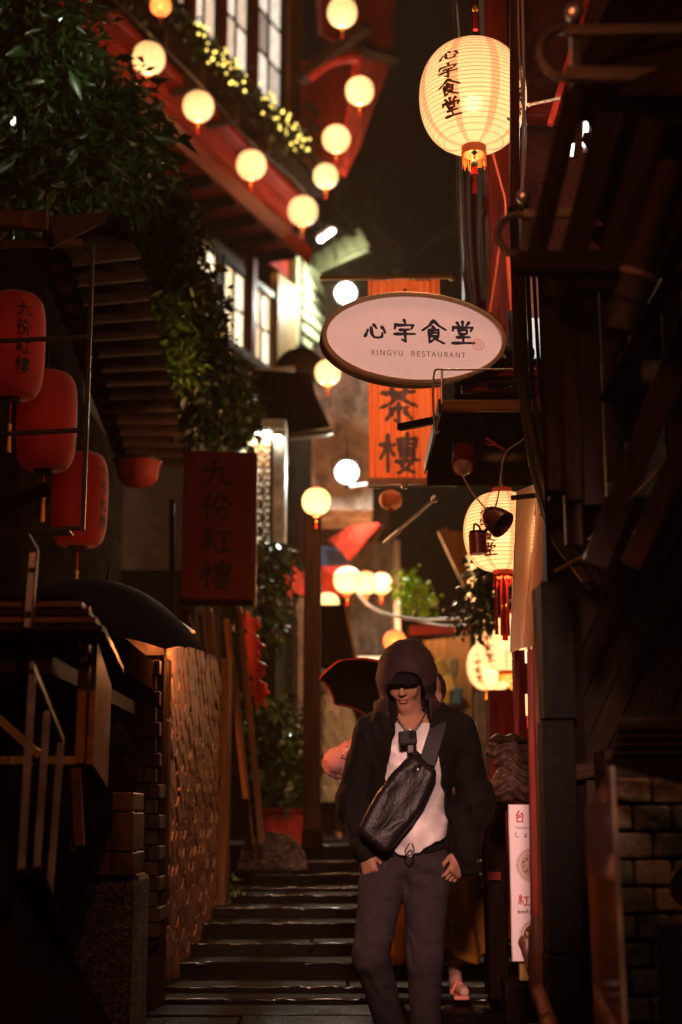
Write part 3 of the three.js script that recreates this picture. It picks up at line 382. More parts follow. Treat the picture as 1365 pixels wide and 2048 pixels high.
  const bw = thing('brick_pier', 'dark brick pier behind the stucco base at the left of the stairs', 'wall', rz(300, 1850, 6.9));
  for (let r = 0; r < 18; r++) for (let q = 0; q < 2; q++) part(bw, 'brick', boxZ(270 + q * 26 - (r % 2) * 8, 1320 + r * 31, 294 + q * 26 - (r % 2) * 8, 1348 + r * 31, 6.9 + rr(-0.01, 0.01), 0.4, 0.006), S([0.09 + rr(-0.02, 0.03), 0.05, 0.04], 0.6, { map: T.plaster })); part(bw, 'core', boxZ(262, 1310, 322, 1890, 6.97, 0.3), M.darkPlaster);
  // sloping parapet with three slim posts and a rail
  const pp = thing('sloping_parapet', 'dark concrete parapet sloping down at the lower left corner', 'wall', rz(60, 1900, 4.4));
  const side = [rz(-60, 1756, 4.3), rz(40, 1757, 4.3), rz(160, 2070, 5.0), rz(160, 2300, 5.0), rz(-60, 2300, 4.3)];
  part(pp, 'body', plate([side[4], side[3], side[2], side[1], side[0]], 0.14), M.darkPlaster); part(pp, 'coping', bar(side[1].clone().add(V(-0.02, 0.015, 0.06)), side[2].clone().add(V(-0.02, 0.015, 0.06)), 0.2, 0.03, 0.006), M.blackWood); part(pp, 'coping', bar(side[0].clone().add(V(0, 0.015, 0.06)), side[1].clone().add(V(0, 0.015, 0.06)), 0.2, 0.03, 0.006), M.blackWood);
  const rl = thing('stair_balustrade', 'balustrade of three slim metal posts on the sloping parapet', 'railing', rz(70, 1800, 4.5));
  [[66, 1340, 42, 1760, 4.32], [96, 1402, 68, 1826, 4.48], [122, 1486, 94, 1868, 4.62]].forEach(([x0, y0, x1, y1, z]) => part(rl, 'post', bar(rz(x1, y1, z), rz(x0, y0, z), 0.021, 0.014, 0.002), M.alu));
  part(rl, 'handrail', bar(rz(64, 1330, 4.3), rz(126, 1482, 4.64), 0.012, 0.03, 0.002), M.alu);
  const ws = thing('white_batten', 'short white painted batten hanging over the booth roof', 'batten', rz(62, 1180, 4.5)); part(ws, 'board', bar(rz(56, 1256, 4.5), rz(68, 1106, 4.5), 0.024, 0.02, 0.003), M.white); part(ws, 'edge', bar(rz(64, 1257, 4.49), rz(76, 1100, 4.49), 0.006, 0.02), M.brownWood); part(ws, 'hanger', bar(rz(76, 1100, 4.5), rz(58, 1068, 4.5), 0.006, 0.012), M.brownWood); part(ws, 'clamp', [boxZ(58, 1135, 72, 1142, 4.48, 0.03), boxZ(51, 1222, 62, 1232, 4.48, 0.03)], M.blackMetal);
}
// ================================================================ right side: red house front, near plank wall, upper terrace
{
  const h = thing('red_house', 'dark red timber house front behind the big lantern on the right', 'building', rz(1010, 600, 7.4));
  part(h, 'pillar', boxZ(975, -60, 1022, 700, 7.2, 0.25, 0.01), M.redWood); part(h, 'pillar', boxZ(925, -60, 960, 720, 7.9, 0.2, 0.01), M.redWood2);
  for (let i = 0; i < 9; i++) part(h, 'board', boxZ(934, -40 + i * 96, 1120, 54 + i * 96, 8.4 + (i % 2) * 0.02, 0.05), i % 2 ? M.redWood2 : M.redWood);
  part(h, 'beam', boxZ(1020, 200, 1150, 232, 7.0, 0.12, 0.01), M.redWood2); part(h, 'beam', boxZ(965, 390, 1050, 420, 7.3, 0.12, 0.01), M.redWood);
  part(h, 'inner_wall', boxZ(1040, -60, 1400, 640, 7.6, 0.06), S([0.2, 0.05, 0.04], 0.6, { map: T.plaster })); part(h, 'mauve_panel', boxZ(1052, 543, 1094, 640, 6.9, 0.04), S([0.45, 0.2, 0.2], 0.7, { map: T.cloud }), 'mauve wall panel');
  part(h, 'lit_panel', boxZ(1058, 636, 1092, 712, 6.8, 0.04), S([0.7, 0.75, 0.75], 0.5, { emissive: new THREE.Color().setRGB(0.8, 0.95, 1), emissiveIntensity: 0.5 }), 'small white lit panel');
  part(h, 'brace', bar(rz(1100, 250, 6.6), rz(1180, -20, 6.6), 0.03, 0.03), M.redPaint); part(h, 'rear_wall', box3(1.75, 2.0, -0.4, 6, -12.5, -7.0), S([0.03, 0.012, 0.008], 0.95, { map: T.wood, specularIntensity: 0.1 })); part(h, 'door_frame', boxZ(1030, 1300, 1062, 1500, 8.0, 0.1), M.redWood2); part(h, 'lower_panel', boxZ(985, 1380, 1060, 2000, 8.3, 0.1), M.redWood2); part(h, 'window_sill', boxZ(1090, 690, 1150, 700, 6.6, 0.1), M.brownWood);
  const ft = thing('fluorescent_tube', 'bright white tube lamp upright inside the terrace on the right', 'lamp', rz(1172, 250, 6.4));
  part(ft, 'tube_lamp', rod(rz(1176, 205, 6.4), rz(1170, 292, 6.4), 0.013), S([1, 1, 1], 0.4, { emissive: new THREE.Color().setRGB(1, 1, 1), emissiveIntensity: 3 })); part(ft, 'lower_lamp', rod(rz(1146, 288, 6.4), rz(1143, 312, 6.4), 0.009), S([1, 1, 1], 0.4, { emissive: new THREE.Color().setRGB(1, 1, 1), emissiveIntensity: 2 })); part(ft, 'reflector', boxZ(1166, 196, 1184, 300, 6.5, 0.03), M.steel);
  const L = new THREE.PointLight(new THREE.Color().setRGB(1, 0.9, 0.8), 0.9); L.position.copy(rz(1160, 250, 6.25)).sub(ft.position); ft.add(L);
  const aw = thing('awning_rod', 'thin pale rod reaching from the pole behind the big lantern', 'rod', rz(1060, 210, 6.1)); part(aw, 'rod', rod(rz(1058, 210, 6.1), rz(1120, 196, 6.1), 0.006), M.white); part(aw, 'end_cap', ball(rz(1058, 210, 6.1), 0.01), M.white);

  // boards nailed aslant below the terrace stairs
  const t = thing('plank_wall', 'wall of broad dark boards nailed aslant below the terrace on the right', 'wall', rz(1250, 1500, 5.0));
  for (let i = 0; i < 11; i++) { const x = 1100 + i * 47, lo = clamp((x - 118 - 1128) / -308, 0, 1), a = rz(lerp(x - 118, x + 190, lo), lerp(1545, 860, lo), 5.02 + 0.012 * (i % 2)), b = rz(x + 190, 860, 5.0 + 0.012 * (i % 2)); if (lo < 0.9) part(t, 'plank', bar(a, b, 0.071, 0.025, 0.003), i % 3 === 1 ? S([0.035, 0.02, 0.013], 0.8, { map: T.wood, bumpMap: T.wood, bumpScale: 0.003 }) : S([0.024, 0.014, 0.01], 0.8, { map: T.wood, bumpMap: T.wood, bumpScale: 0.003 })); }
  part(t, 'backing', boxZ(1095, 520, 1460, 1560, 5.12, 0.05), M.soffit); part(t, 'rail', bar(rz(1100, 1552, 4.98), rz(1460, 1500, 4.9), 0.05, 0.04), M.darkWood);
  // terrace above with steps seen from below
  const te = thing('upper_terrace', 'dark timber terrace overhead on the right with slanting struts', 'terrace', rz(1200, 450, 3.4));
  [[1150, 185, 1066, 540, 3.5, 46], [1232, 185, 1140, 540, 3.45, 60], [1330, 170, 1210, 560, 3.4, 60], [1380, 330, 1240, 640, 3.2, 70]].forEach(([x0, y0, x1, y1, z, w]) => part(te, 'strut', bar(rz(x0, y0, z), rz(x1, y1, z + 0.2), w * 0.00115, 0.05, 0.004), M.blackWood));
  part(te, 'deck_beam', bar(rz(1040, 528, 3.7), rz(1400, 528, 3.3), 0.06, 0.045), M.blackWood); part(te, 'deck_beam', bar(rz(1150, 205, 3.6), rz(1400, 205, 3.3), 0.08, 0.07), M.blackWood);
  part(te, 'deck', plate([rz(1150, 190, 3.5), rz(1420, 190, 3.0), rz(1420, -80, 4.2), rz(1240, -80, 4.4)], 0.04), M.blackWood); for (let i = 0; i < 5; i++) part(te, 'tread', bar(rz(1180 + i * 6, 240 + i * 62, 3.9), rz(1400, 240 + i * 60, 3.7), 0.03, 0.16), M.blackWood);
  part(te, 'post', boxZ(1128, 560, 1160, 1000, 3.9, 0.06, 0.005), M.blackWood); part(te, 'corner_board', boxZ(1092, 545, 1130, 980, 4.2, 0.08), M.blackWood);
  for (let k = 0; k < 2; k++) {
    const z = [3.3, 3.9][k], q = [[1112, 128, 64, 162, 1152, 40, 1150, 24, 30], [1028, 460, 424, 530, 1050, 410, 1048, 393, 22]][k];
    const r = thing('scroll_railing', ['iron rail with a scroll end and a ball finial at the top right', 'lower iron rail with a scroll ring and a ball finial beside the pole'][k], 'railing', rz(q[0], q[1], z));
    const yU = k ? 432 : 66, yL = k ? 530 : 166, xe = k ? 1250 : 1400, R = (rz(q[0], yU, z).y - rz(q[0], yL, z).y) / 2, c = rz(q[0] + (k ? 10 : 24), (yU + yL) / 2 - (k ? 12 : 10), z), rr2 = k ? R * 0.8 : R;
    part(r, 'scroll', new THREE.TorusGeometry(rr2, k ? 0.011 : 0.012, 8, 28, Math.PI * (k ? 1.6 : 1.15)).rotateZ(Math.PI * (k ? 0.35 : 0.44)).translate(c.x, c.y, c.z), M.ironRail);
    part(r, 'bar', bar(rz(q[0] + 20, yU - 4, z), rz(xe, yU - 8, z - 0.1), 0.026, 0.02, 0.003), M.ironRail); part(r, 'bar', bar(rz(q[0] + 20, yL - 18, z), rz(xe, yL - 10, z - 0.1), 0.034, 0.03, 0.003), M.ironRail);
    part(r, 'upright', boxZ(q[4] - 8, q[5], q[4] + 10, yL, z + 0.01, 0.025, 0.003), M.ironRail); part(r, 'finial', ball(rz(q[6], q[7], z), q[8] / FPX * z * 0.7, 18), M.steel); part(r, 'finial_collar', disc(rz(q[6], q[7] + 22, z), V(0, 1, 0), 0.016, 0.012), M.blackMetal);
  }
  const dp = thing('drain_pipe', 'thick brown pipe slanting down below the terrace with a pale ring', 'pipe', rz(1290, 500, 3.0)); part(dp, 'pipe', rod(rz(1352, 330, 3.0), rz(1258, 600, 3.1), 0.037, 0.037, 20), M.blackWood); part(dp, 'ring', new THREE.TorusGeometry(0.038, 0.004, 6, 24).applyQuaternion(new THREE.Quaternion().setFromUnitVectors(V(0, 0, 1), rz(1352, 330, 3.0).sub(rz(1258, 600, 3.1)).normalize())).translate(...rz(1276, 548, 3.08).toArray()), M.brownWood); part(dp, 'lower_socket', rod(rz(1262, 590, 3.1), rz(1240, 660, 3.12), 0.03, 0.03, 18), M.blackWood);
  const vb = thing('board_partition', 'partition of upright dark reddish boards under the terrace, a pale plaster gap beside it', 'partition', rz(1180, 1000, 4.3)), vm = [0, 1, 2].map((k) => S([0.036 - 0.008 * k, 0.01 - 0.002 * k, 0.007 - 0.002 * k], 0.6, { map: T.wood, bumpMap: T.wood, bumpScale: 0.003, specularIntensity: 0.25 }));
  [[1092, 1122, 1000], [1124, 1160, 1090], [1162, 1204, 1010], [1206, 1246, 960], [1330, 1372, 900], [1374, 1420, 900]].forEach(([x0, x1, y1], k) => part(vb, 'board', boxZ(x0, 548, x1 - 2, y1, 4.3 + 0.03 * (k % 2), 0.03, 0.004), vm[k % 3]));
  part(vb, 'plaster_panel', boxZ(1210, 720, 1330, 990, 4.5, 0.04), S([0.42, 0.4, 0.42], 0.6, { map: T.plaster })); part(vb, 'top_rail', bar(rz(1085, 566, 4.25), rz(1420, 560, 4.25), 0.05, 0.05, 0.004), M.blackWood);
  const sl = thing('slanted_beams', 'broad dark beams slanting across the partition from the right edge', 'beam', rz(1250, 900, 4.0)); [[1450, 470, 1190, 1130, 4.0, 0.075], [1340, 560, 1215, 800, 4.1, 0.05], [1460, 690, 1262, 1130, 3.9, 0.06]].forEach(([x0, y0, x1, y1, z, w], k) => part(sl, 'beam', bar(rz(x0, y0, z - 0.2), rz(x1, y1, z + 0.15), w, 0.05, 0.006), vm[(k + 1) % 3]));
  // door column, posts and panel on the right
  const co = thing('black_column', 'black stained square column with worn pale spots right of the wet bamboo rail', 'column', rz(1120, 2048, 4.9)); for (let i = 0; i < 3; i++) part(co, 'block', boxZ(1086 + [0, 6, 14][i], [1162, 1440, 1912][i], 1150 + [0, 8, 16][i], [1437, 1908, 2200][i], 4.9, 0.14, 0.006), S([0.012, 0.01, 0.009], 0.8, { map: T.plaster, bumpMap: T.gritBump, bumpScale: 0.006, specularIntensity: 0.2 })); part(co, 'jamb', boxZ(1152, 1190, 1178, 2200, 5.0, 0.1), M.blackWood);
  const bp = thing('brown_post', 'weathered reddish wooden post leaning slightly beside the menu board', 'post', rz(1080, 1900, 5.15)); part(bp, 'shaft', bar(rz(1106, 2180, 5.1), rz(1083, 1180, 5.3), 0.075, 0.06, 0.012), wood([0.22, 0.085, 0.05], 0.4)); part(bp, 'side_strip', bar(rz(1074, 2000, 5.12), rz(1063, 1300, 5.3), 0.03, 0.04, 0.004), M.redWood2); part(bp, 'bulge', skin((x, y, z) => { const c = rz(1076, 1930, 5.08); return ell(x, y, z, c.toArray(), [0.034, 0.17, 0.03]); }, rz(1076, 1930, 5.08).add(V(-0.05, -0.2, -0.05)).toArray(), rz(1076, 1930, 5.08).add(V(0.05, 0.2, 0.05)).toArray(), 0.008), wood([0.2, 0.07, 0.04], 0.45));
  const gp = thing('glass_screen', 'tall glass screen with a pale edge strip before the block wall', 'screen', rz(1230, 1800, 4.1)); part(gp, 'pane', plate([rz(1200, 2200, 4.4), rz(1256, 2200, 3.9), rz(1224, 1538, 3.9), rz(1181, 1622, 4.4)], 0.006), PH([0.55, 0.3, 0.24], 0.06, { transmission: 0.75, thickness: 0 })); part(gp, 'edge_strip', bar(rz(1259, 2200, 3.88), rz(1225, 1532, 3.88), 0.011, 0.012), M.white); part(gp, 'top_rail', bar(rz(1182, 1622, 4.4), rz(1225, 1536, 3.9), 0.008, 0.012), M.brownWood); part(gp, 'rear_strip', bar(rz(1202, 2200, 4.4), rz(1181, 1622, 4.4), 0.006, 0.01), M.brownWood);
  const bw = thing('block_wall', 'wall of rough tan blocks in the recess at the lower right', 'wall', rz(1310, 1800, 4.5));
  part(bw, 'core', boxZ(1225, 1500, 1420, 2300, 4.56, 0.2), M.darkPlaster); for (let r = 0; r < 12; r++) { let x = 1232 + (r % 2) * -42; for (let q = 0; q < 3; q++) { const w = rr(66, 92), x1 = Math.max(x, 1230); if (x + w > 1240) part(bw, 'block', boxZ(x1 + 2, 1556 + r * 55, Math.min(x + w, 1420) - 2, 1606 + r * 55 + rr(-2, 2), 4.5 + rr(-0.01, 0.012), 0.08, 0.012), S([0.36 + rr(-0.05, 0.06), 0.29, 0.19], 0.85, { map: T.plaster, bumpMap: T.gritBump, bumpScale: 0.006 })); x += w; } }
  const ca = thing('corrugated_roof', 'small corrugated sheet roof over the block wall', 'roof', rz(1300, 1480, 4.3)); for (let i = 0; i < 5; i++) part(ca, 'ridge', rod(rz(1240 - i * 4, 1444 + i * 17, 4.1 + i * 0.06), rz(1420, 1440 + i * 17, 4.0 + i * 0.06), 0.012), M.tile); part(ca, 'board', plate([rz(1230, 1530, 4.3), rz(1420, 1580, 4.0), rz(1420, 1520, 4.0), rz(1236, 1520, 4.3)], 0.04), M.blackWood);
  const bs = thing('blue_board', 'dark blue board standing at the lower right edge', 'board', rz(1350, 1960, 3.9)); part(bs, 'panel', boxZ(1326, 1848, 1430, 2200, 3.9, 0.03, 0.004), S([0.03, 0.03, 0.055], 0.5, { map: T.cloth })); part(bs, 'edge', boxZ(1322, 1846, 1326, 2200, 3.89, 0.03), M.blackMetal);
  const rd = thing('round_dial', 'dark round dial on the block wall at the right edge', 'dial', rz(1375, 1778, 4.3)); part(rd, 'rim', new THREE.TorusGeometry(0.058, 0.006, 8, 30).translate(...rz(1382, 1772, 4.3).toArray()), M.blackMetal); part(rd, 'face', disc(rz(1382, 1772, 4.31), V(0, 0, 1), 0.056, 0.01), M.darkPlaster);
  { const p = V(1.75, 1.75, -3.75), rl = thing('bulkhead_lamp', 'small warm lamp round the corner lighting the block wall recess, outside the view', 'lamp', p); lpart(rl, 'lamp_glass', new THREE.SphereGeometry(0.06, 14, 10), S([1, 0.9, 0.7], 0.4, { emissive: new THREE.Color().setRGB(1, 0.7, 0.4), emissiveIntensity: 4 })); lpart(rl, 'guard', new THREE.TorusGeometry(0.065, 0.006, 6, 20), M.blackMetal); lpart(rl, 'base', new THREE.CylinderGeometry(0.07, 0.07, 0.03, 16).rotateZ(1.57).translate(0.075, 0, 0), M.blackMetal); const L = new THREE.PointLight(new THREE.Color().setRGB(1, 0.68, 0.38), 0.28); L.castShadow = true; rl.add(L); }
  // wet bamboo rail
  const a = rz(1052, 1886, 5.6), b = rz(1118, 2110, 4.5), br = thing('bamboo_rail', 'wet shiny bamboo handrail rising at the lower right of the stairs', 'railing', b.clone()); const bam = S([0.3, 0.13, 0.08], 0.14, { map: T.streak, bumpMap: T.gritBump, bumpScale: 0.002 });
  for (let i = 0; i < 4; i++) { const p = a.clone().lerp(b, i / 4), q = a.clone().lerp(b, (i + 0.97) / 4); part(br, 'segment', rod(p, q, 0.026, 0.024, 18), bam); part(br, 'node', disc(p, b.clone().sub(a), 0.029, 0.016, 18), bam); } part(br, 'bracket', [bar(rz(1055, 1905, 5.55), rz(1078, 1892, 5.4), 0.012, 0.012), bar(rz(1085, 1945, 5.2), rz(1105, 1940, 5.2), 0.012, 0.012)], M.blackMetal);
  // menu board
  const menu = canvasTex(256, 1024, (c, w, h) => {
    c.fillStyle = '#e6d9dc'; c.fillRect(0, 0, w, h); const red = '#b03326';
    brush(c, 'tower', 26, 34, 86, red, 11); brush(c, 'style', 132, 36, 90, red, 11); c.fillStyle = '#4a4040'; c.font = '26px sans-serif'; c.fillText('Taiwan-Lor', 34, 160); brush(c, 'shi', 26, 178, 44, '#4a4040', 10); brush(c, 'yo', 82, 178, 44, '#4a4040', 10); brush(c, 'u', 138, 178, 44, '#4a4040', 10);
    const bowl = (x, y, r, soup) => { c.fillStyle = '#cfc0bd'; c.beginPath(); c.arc(x, y, r, 0, 7); c.fill(); c.strokeStyle = '#7a5a50'; c.lineWidth = 5; c.setLineDash([14, 7]); c.beginPath(); c.arc(x, y, r * 0.86, 0, 7); c.stroke(); c.setLineDash([]); c.fillStyle = soup; c.beginPath(); c.arc(x, y, r * 0.72, 0, 7); c.fill(); for (let i = 0; i < 40; i++) { c.fillStyle = ['#d8b9a0', '#8a5238', '#e6d2c0', '#6a7a40'][i % 4]; c.beginPath(); c.ellipse(x + rr(-0.55, 0.55) * r, y + rr(-0.55, 0.55) * r, 12, 5, rr(0, 3), 0, 7); c.fill(); } };
    bowl(150, 400, 118, '#b9a08e'); c.fillStyle = '#b03326'; brush(c, 'red', 40, 590, 84, red, 10); brush(c, 'roast', 132, 590, 88, red, 10); c.fillStyle = '#3a3230'; c.font = 'bold 32px sans-serif'; c.fillText('beef noodle', 38, 716); bowl(150, 860, 104, '#5a2e22');
  });
  const mb = thing('menu_board', 'white glossy menu board with bowls of noodles and red headings', 'sign', rz(1045, 1920, 6.1)); const mw = rz(1098, 1760, 6.1).x - rz(1022, 1760, 6.1).x, mt = rz(1045, 1610, 6.1), mo = rz(1045, 1922, 6.1), face = new THREE.PlaneGeometry(mw, mt.y - mo.y).rotateY(-0.12).translate((rz(1022, 1760, 6.1).x + rz(1098, 1760, 6.1).x) / 2, (mt.y + mo.y) / 2, -6.1 + 0.013);
  part(mb, 'printed_sheet', face, PH([1, 1, 1], 0.2, { map: menu, clearcoat: 1, clearcoatRoughness: 0.06 })); part(mb, 'backboard', rbx(mw + 0.006, mt.y - mo.y + 0.006, 0.02, 0.003).rotateY(-0.12).translate((rz(1022, 1760, 6.1).x + rz(1098, 1760, 6.1).x) / 2, (mt.y + mo.y) / 2, -6.1 - 0.003), M.white); part(mb, 'stand', [boxZ(1040, 1922, 1062, 1962, 6.12, 0.04, 0.004)], M.yellowWood); part(mb, 'foot', boxZ(1012, 1962, 1090, 2046, 6.16, 0.2), M.blackWood);
  const rk = thing('driftwood_root', 'gnarled dark driftwood root lying on top of the menu board', 'root', rz(1030, 1550, 6.3)); { const c = rz(1030, 1545, 6.3), f = (x, y, z) => { const X = x - c.x, Y = y - c.y, Z = z - c.z; let d = smin(cap(X, Y, Z, [-0.07, 0.1, 0], [0.09, 0.06, -0.05], 0.05, 0.06), cap(X, Y, Z, [-0.06, -0.06, 0.02], [0.1, -0.05, 0], 0.06, 0.08), 0.05); d = smin(d, cap(X, Y, Z, [-0.03, 0.1, 0.02], [-0.02, -0.08, 0.02], 0.04, 0.04), 0.04); return d + 0.01 * Math.sin(X * 60 + Y * 30 + 2 * Math.sin(Y * 40)) * Math.sin(Y * 55 - Z * 40) + 0.006 * Math.sin(X * 25 + Y * 140 + 3 * Math.sin(X * 45)); }; part(rk, 'root', skin(f, [c.x - 0.18, c.y - 0.18, c.z - 0.16], [c.x + 0.22, c.y + 0.2, c.z + 0.12], 0.009), S([0.07, 0.034, 0.022], 0.6, { map: T.streak, bumpMap: T.wood, bumpScale: 0.01, specularIntensity: 0.5 })); part(rk, 'bark', skin((x, y, z) => ell(x, y, z, [c.x - 0.03, c.y + 0.14, c.z + 0.01], [0.09, 0.025, 0.05]) + 0.006 * Math.sin(x * 90), [c.x - 0.14, c.y + 0.09, c.z - 0.06], [c.x + 0.08, c.y + 0.19, c.z + 0.08], 0.01), M.darkWood); }
  const pl = thing('plinth', 'dark narrow plinth beside the stairs under the driftwood root', 'plinth', rz(1005, 1990, 7.0)); part(pl, 'body', boxZ(978, 1620, 1016, 2000, 7.0, 0.3, 0.01), M.blackWood); part(pl, 'cap', boxZ(974, 1600, 1020, 1622, 6.97, 0.36, 0.01), M.darkWood); part(pl, 'strip', boxZ(976, 1744, 1002, 1760, 6.96, 0.02), M.redWood);
  // translucent light box of the shop, seen edge on
  const lb = thing('edge_sign', 'tall narrow acrylic sign seen edge on, lit pink by the lantern behind it', 'sign', rz(1050, 1300, 6.0));
  const ac = PH([1, 0.84, 0.76], 0.97, { transmission: 0.75, thickness: 0, side: THREE.DoubleSide, bumpMap: T.gritBump, bumpScale: 0.001 }); part(lb, 'panel', sheet(rz(1021, 1306, 6.1), rz(1046, 1296, 6.6), rz(1076, 966, 6.6), rz(1034, 982, 6.0)), ac); part(lb, 'side_panel', sheet(rz(1046, 1296, 6.59), rz(1080, 1290, 6.1), rz(1090, 975, 6.0), rz(1076, 966, 6.59)), PH([0.5, 0.36, 0.36], 0.95, { transmission: 0.4, thickness: 0, side: THREE.DoubleSide })); part(lb, 'bracket', [bar(rz(1022, 996, 5.95), rz(1080, 990, 5.95), 0.02, 0.012)], M.blackMetal); part(lb, 'edge_trim', bar(rz(1021, 1306, 6.09), rz(1034, 982, 5.99), 0.004, 0.008), M.steel); part(lb, 'edge_trim', bar(rz(1046, 1296, 6.57), rz(1076, 966, 6.57), 0.005, 0.008), M.steel); part(lb, 'post', bar(rz(1034, 1300, 6.5), rz(1034, 1480, 6.5), 0.02, 0.02), M.redWood2);
}
// ================================================================ platform with the oval sign
{
  const y0 = rz(980, 820, 5.9).y, xl = rz(884, 820, 5.9).x, t = thing('sign_platform', 'black flat canopy box with an orange lit front edge and a thin railing', 'canopy', V(xl, y0, -5.9));
  part(t, 'slab', box3(xl, xl + 0.62, y0, y0 + 0.05, -7.0, -5.93), M.soffit); part(t, 'front_fascia', box3(xl, xl + 0.62, y0 - 0.004, y0 + 0.046, -5.927, -5.9, 0.003), M.orangeWood); for (let i = 0; i < 5; i++) part(t, 'soffit_board', box3(xl + 0.01 + i * 0.122, xl + 0.125 + i * 0.122, y0 - 0.014, y0 - 0.003, -6.98, -5.94), M.soffit); part(t, 'side_trim', box3(xl - 0.014, xl - 0.003, y0 - 0.016, y0 + 0.05, -7.0, -5.9), M.blackMetal); part(t, 'rear_beam', box3(xl, xl + 0.62, y0 - 0.08, y0 - 0.016, -7.0, -6.9, 0.005), M.blackWood);
  part(t, 'railing', [tube([rz(880, 862, 5.86), rz(871, 866, 5.86), rz(869, 850, 5.86), rz(869, 745, 5.86), rz(873, 739, 5.86), rz(890, 739, 5.86)], 0.005, 40), rod(rz(885, 739, 5.86), rz(1085, 739, 5.86), 0.005), rod(rz(884, 740, 5.86), rz(884, 808, 5.88), 0.005)], M.steel);
  part(t, 'arm', bar(rz(798, 855, 6.25), rz(884, 838, 6.1), 0.032, 0.03, 0.003), M.blackMetal);
  const al = thing('altar_table', 'small black and red carved altar table standing on the platform', 'table', rz(995, 800, 6.2)); const az = 6.1;
  part(al, 'top', boxZ(916, 717, 1085, 729, az - 0.02, 0.32, 0.006), M.blackWood); part(al, 'frieze', boxZ(922, 731, 1085, 752, az, 0.28, 0.003), M.redPaint); part(al, 'moulding', boxZ(918, 753, 1085, 760, az - 0.015, 0.31, 0.004), M.blackWood); part(al, 'apron', boxZ(924, 761, 1085, 782, az, 0.05, 0.004), M.redPaint);
  const cv = []; for (let i = 0; i < 9; i++) cv.push(new THREE.TorusGeometry(0.012, 0.004, 6, 12).translate(...rz(982 + i * 10, 770 + (i % 2) * 2, az - 0.02).toArray())); part(al, 'carving', cv, M.blackMetal); part(al, 'carved_panel', boxZ(976, 763, 1070, 778, az - 0.012, 0.02, 0.004), M.blackWood);
  part(al, 'leg', tube([rz(924, 762, az - 0.02), rz(914, 775, az - 0.02), rz(918, 790, az - 0.02), rz(920, 801, az - 0.02)], 0.009, 14), M.blackWood); part(al, 'leg', boxZ(934, 783, 944, 802, az + 0.2, 0.03), M.blackWood);
  const ub = thing('folded_umbrella', 'black folded umbrella or bundle resting on the altar table', 'bundle', rz(1030, 690, 6.2)); { const c = rz(1032, 668, 6.25), f = (x, y, z) => { const X = x - c.x, Y = y - c.y, Z = z - c.z; return smin(cap(X, Y, Z, [0.0, 0.1, 0], [0, -0.09, 0], 0.03, 0.05), cap(X, Y, Z, [-0.03, -0.08, 0.01], [0.05, -0.09, 0], 0.03, 0.04), 0.04) + 0.005 * Math.sin(X * 120 + Y * 30); }; part(ub, 'bundle', skin(f, [c.x - 0.12, c.y - 0.15, c.z - 0.09], [c.x + 0.12, c.y + 0.16, c.z + 0.09], 0.01), S([0.02, 0.018, 0.02], 0.4)); part(ub, 'tag', plate([rz(1014, 640, 6.16), rz(1024, 636, 6.16), rz(1022, 622, 6.16), rz(1013, 628, 6.16)], 0.004), M.blueCloth); }
  // oval sign
  const face = canvasTex(1024, 540, (c, w, h) => {
    c.fillStyle = '#efdcd6'; c.fillRect(0, 0, w, h); for (let i = 0; i < 240; i++) { const x = rr(60, w - 60), y0 = rr(0, h * 0.9); c.fillStyle = `rgba(150,115,105,${rr(0.02, 0.09)})`; c.fillRect(x, y0, rr(1, 3), rr(30, 200)); }
    for (let i = 0; i < 70; i++) { c.fillStyle = `rgba(120,80,70,${rr(0.05, 0.16)})`; c.fillRect(rr(240, 780), h * 0.86 + rr(-16, 22), rr(1, 4), rr(6, 26)); }
    const ink = '#2e2f36'; ['heart', 'eaves', 'food', 'hall'].forEach((g, i) => brush(c, g, 216 + i * 165, 156, 148, ink, 13));
    c.fillStyle = '#55494c'; c.font = '44px sans-serif'; c.textAlign = 'left'; let x = 262; for (const ch of 'XINGYU RESTAURANT') { c.fillText(ch, x, 378); x += ch === ' ' ? 34 : c.measureText(ch).width + 5.5; }
    c.strokeStyle = '#c4504a'; c.lineWidth = 3; c.beginPath(); c.arc(868, 296, 31, 0, 7); c.stroke(); c.lineWidth = 2.5; brush(c, 'share', 846, 274, 44, '#c4504a', 5);
  });
  const sc = at(829, 678, 6.2), s = new THREE.Group(); s.name = numbered('oval_sign'); s.position.copy(sc); s.rotation.set(0.02, 0.2, 0.03); scene.add(s); s.userData = { label: 'large oval pink white sign with black brushed characters above a line of capitals', category: 'sign' };
  const a = 0.41, b = 0.205, ov = (k, m) => { const q = new THREE.Shape(); q.absellipse(0, 0, a * k + m, b * k + m, 0, Math.PI * 2); return q; }, fg = new THREE.ShapeGeometry(ov(1, -0.012), 72), uv = fg.attributes.uv, fp = fg.attributes.position; for (let i = 0; i < uv.count; i++) uv.setXY(i, fp.getX(i) / (2 * a) + 0.5, fp.getY(i) / (2 * b) + 0.5);
  lpart(s, 'sign_face', fg.translate(0, 0, 0.012), S([0.82, 0.74, 0.72], 0.45, { map: face, emissive: new THREE.Color().setRGB(0.55, 0.37, 0.33), emissiveMap: face, bumpMap: T.streak, bumpScale: 0.0006 }));
